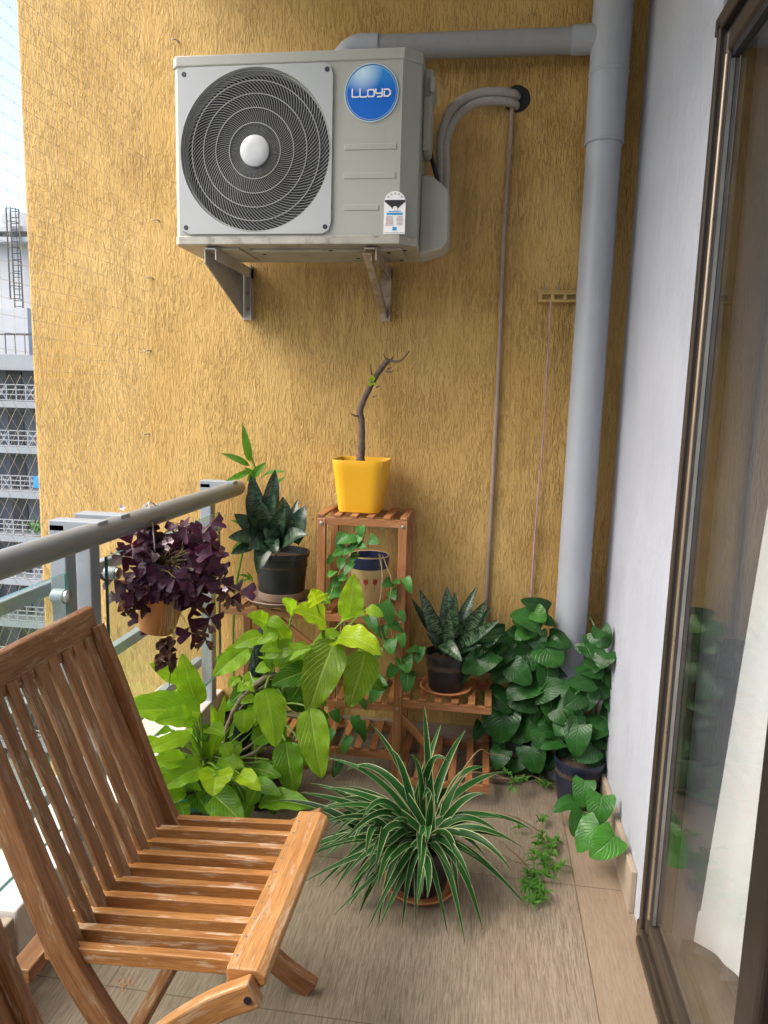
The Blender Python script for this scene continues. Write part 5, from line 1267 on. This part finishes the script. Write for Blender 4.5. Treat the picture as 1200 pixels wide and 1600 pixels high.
saucer((SC.x, SC.y, .0), .112, .020, 'terracotta', 'terracotta saucer on the floor under the spider plant pot')

# cable coil on the floor in the shade by the stand
m = MB()
for k in range(4):
    m.tube([(.105+(.085+.006*k)*math.cos(a), 2.72+(.07+.004*k)*math.sin(a), .008+.007*k+.004*math.sin(3*a)) for a in [2*PI*i/40 for i in range(40)]], .0042, 7, closed=True)
tag(m.build('hose_coil', 'conduit', smooth=True), 'coiled brown hose on the floor beside the foot of the stand', 'hose')
# brown stain crumbs under the chair
m = MB(); c0 = atz(193, 1537, 0)
for k in range(26):
    c = c0+V((rnd.gauss(0, .010), rnd.gauss(0, .014), .0015)); m.lathe([(0, -.001), (rnd.uniform(.0012, .0035), 0), (0, .0014)], c, 6)
tag(m.build('soil_crumbs', 'terracotta'), 'small scatter of reddish soil crumbs on the floor under the chair', 'crumbs')['kind'] = 'stuff'

# ------------------------------------------------------------------ apartment building across the way
BY = 45.0
ap = thing('apartment_building', 'grey apartment block with white balcony rails beyond the net', 'building', (-30, BY, -25))
xa, xb = -46, -20
flo = [3.9-3.06*k for k in range(10)]
m = MB(); m.box(((xa+xb)/2, BY+6.8, -10.5), (xb-xa, 10, 29)); m.build('wall', 'bld_wall', ap)
for i, z in enumerate(flo):
    m = MB(); hgt = .42 if i else 1.0
    m.box(((xa+xb)/2, BY+.9, z-hgt/2), (xb-xa, 1.9, hgt)); m.build('floor_slab', 'bld_slab', ap)
    if i:
        m = MB(); zz = z
        for h in (.08, .45, .78, 1.1): m.bar((xa, BY+.05, zz+h), (xb, BY+.05, zz+h), .05, .05)
        x = xa; k = 0
        while x < xb:
            m.box((x, BY+.05, zz+.57), (.05, .05, 1.1))
            if k % 3 == 1: m.bar((x, BY+.05, zz+.1), (x+.7, BY+.05, zz+1.08), .035, .035, up=(0, 1, 0)); m.bar((x, BY+.05, zz+1.08), (x+.7, BY+.05, zz+.1), .035, .035, up=(0, 1, 0))
            x += .7; k += 1
        m.build('balcony_rail', 'bld_rail', ap)
        for xd in (-41.5, -37, -32.6, -28.35, -24):
            m = MB(); m.box((xd, BY+1.78, zz+1.15), (1.15, .12, 2.3)); dr = m.build('door', 'bld_dark', ap)
        m = MB()
        for xd in (-39.3, -34.8, -30.2, -26): m.box((xd, BY+1.4, zz+1.3), (.5, .9, 2.6))
        m.build('fin_wall', 'bld_wall', ap)
m = MB(); m.box((-28.9, BY+.05, flo[1]+1.1), (.35, .02, .7)); m.build('hung_cloth', 'orange_cloth', ap)
for (xx, fi, mt, w_, h_) in ((-28.0, 2, 'petal', .5, .5), (-30.1, 3, 'blueprint', .4, .8), (-29.4, 5, 'petal', .5, .7), (-28.3, 4, 'white', .5, .9), (-29.2, 2, 'white', .45, .7)):
    m = MB(); m.box((xx, BY-.02, flo[fi]+1.15-h_/2), (w_, .03, h_)); m.build('hung_cloth', mt, ap)
for (xx, fi) in ((-29.2, 1), (-29.0, 3), (-29.5, 5)):
    m = MB(); m.box((xx, BY+1.5, flo[fi]+.5), (.85, .4, .7)); m.build('cooling_unit', 'bld_slab', ap)
m = MB()
for k in range(220):
    c = V((rnd.uniform(-30.5, -26), BY-.2+rnd.uniform(-.4, .3), flo[4]+.55+rnd.uniform(-.2, .45))); m.leaf(c, c+V((rnd.uniform(-.3, .3), rnd.uniform(-.2, .1), rnd.uniform(0, .35))), (rnd.uniform(-1, 1), -1, .6), .16, .6, .2, 0, 'ovate', 0, 3, 1)
m.build('terrace_plants', 'bld_green', ap, 'leaf')
m = MB()
for k in range(8): m.bar((-32+k*.7, BY+.2, 3.95), (-32+k*.7, BY+.2, 5.3), .05, .05, up=(0, 1, 0))
for k in range(3): m.bar((-33, BY+.2+k*.7, 5.2+k*.1), (-26, BY+.2+k*.7, 5.2+k*.1), .05, .05)
m.build('roof_frame', 'bld_iron', ap)
tw = thing('white_tower', 'white rooftop tower with ledges rising behind the grey balconies', 'tower', (-33, 52, 4))
q0, q1 = at(4, 545, 52), at(60, 362, 52)
m = MB(); m.box(((q0.x+q1.x)/2+1, 53.5, (q0.z+q1.z)/2-1), (q1.x-q0.x+2, 3, q1.z-q0.z+2)); m.box((q0.x+2.2, 53.2, q1.z+.45), (3.0, 3, 1.6)); m.build('tower_body', 'bld_white', tw)
m = MB()
for py in (362, 378): qz = at(8, py, 52).z; m.box((q0.x+1.2, 53.2, qz), (4.6, 4.2, .35))
m.build('ledge', 'bld_white', tw)
m = MB(); q2 = at(-40, 440, 49); m.box((q2.x+1.5, 50.5, 5.6), (5.0, 3, 3.6)); m.build('parapet_block', 'bld_white', tw)
ld = thing('caged_ladder', 'dark iron caged ladder fixed to the white rooftop tower', 'ladder', (-32, 51, 5))
a0, a1 = at(30, 488, 51), at(30, 327, 51)
m = MB(); hwd = .33
for s2 in (-1, 1): m.bar((a0.x+s2*hwd, 51, a0.z), (a0.x+s2*hwd, 51, a1.z), .07, .07, up=(0, 1, 0))
z = a0.z
while z < a1.z: m.bar((a0.x-hwd, 51, z), (a0.x+hwd, 51, z), .05, .05); z += .42
m.build('rungs', 'bld_iron', ld)
m = MB(); z = a0.z+.9
while z < a1.z+.1:
    m.tube([(a0.x+.42*math.cos(a), 50.75+.45*math.sin(a), z) for a in [PI+PI*k/8 for k in range(9)]], .03, 5, cap=False); z += .9
for k in (1, 3, 5, 7): a = PI+PI*k/8; m.bar((a0.x+.42*math.cos(a), 50.75+.45*math.sin(a), a0.z+.9), (a0.x+.42*math.cos(a), 50.75+.45*math.sin(a), a1.z), .045, .045, up=(0, 1, 0))
m.build('cage', 'bld_iron', ld)

# ------------------------------------------------------------------ light
W = bpy.data.worlds.new('World'); S.world = W; W.use_nodes = True
nt = W.node_tree; bg = nt.nodes['Background']
sky = nt.nodes.new('ShaderNodeTexSky'); sky.sky_type = 'NISHITA'; sky.sun_disc = False
EL, AZ = 50, -110       # sun direction: elevation, azimuth measured from +Y clockwise
sky.sun_elevation = R(EL); sky.sun_rotation = R(AZ); sky.dust_density = 3.5; sky.air_density = 1.0; sky.ozone_density = 1.0
L(nt, sky.outputs[0], bg.inputs[0]); bg.inputs[1].default_value = .15
sl = bpy.data.lights.new('sun', 'SUN'); sl.energy = 2.0; sl.angle = R(60); sl.color = (1, .96, .9)
so = bpy.data.objects.new('sun', sl); COL.objects.link(so)
dirv = V((math.sin(R(AZ))*math.cos(R(EL)), math.cos(R(AZ))*math.cos(R(EL)), math.sin(R(EL))))
so.rotation_euler = dirv.to_track_quat('Z', 'Y').to_euler(); so.location = (-6, -4, 8)

cd = bpy.data.cameras.new('camera'); co = bpy.data.objects.new('camera', cd); COL.objects.link(co)
cd.sensor_fit = 'VERTICAL'; cd.sensor_height = 36; cd.lens = F/1600*36; cd.clip_start = .02; cd.clip_end = 2000
mw = Matrix((_rt, _up, -_fw)).transposed().to_4x4(); mw.translation = CAM; co.matrix_world = mw
S.camera = co
S.view_settings.view_transform = 'Standard'; S.view_settings.look = 'None'
S.view_settings.exposure = 1.5; S.view_settings.gamma = 1
S.render.resolution_x, S.render.resolution_y = 768, 1024
S.cycles.use_denoising = True
S.cycles.max_bounces = 10; S.cycles.diffuse_bounces = 5; S.cycles.transparent_max_bounces = 16
S.cycles.sample_clamp_indirect = 8
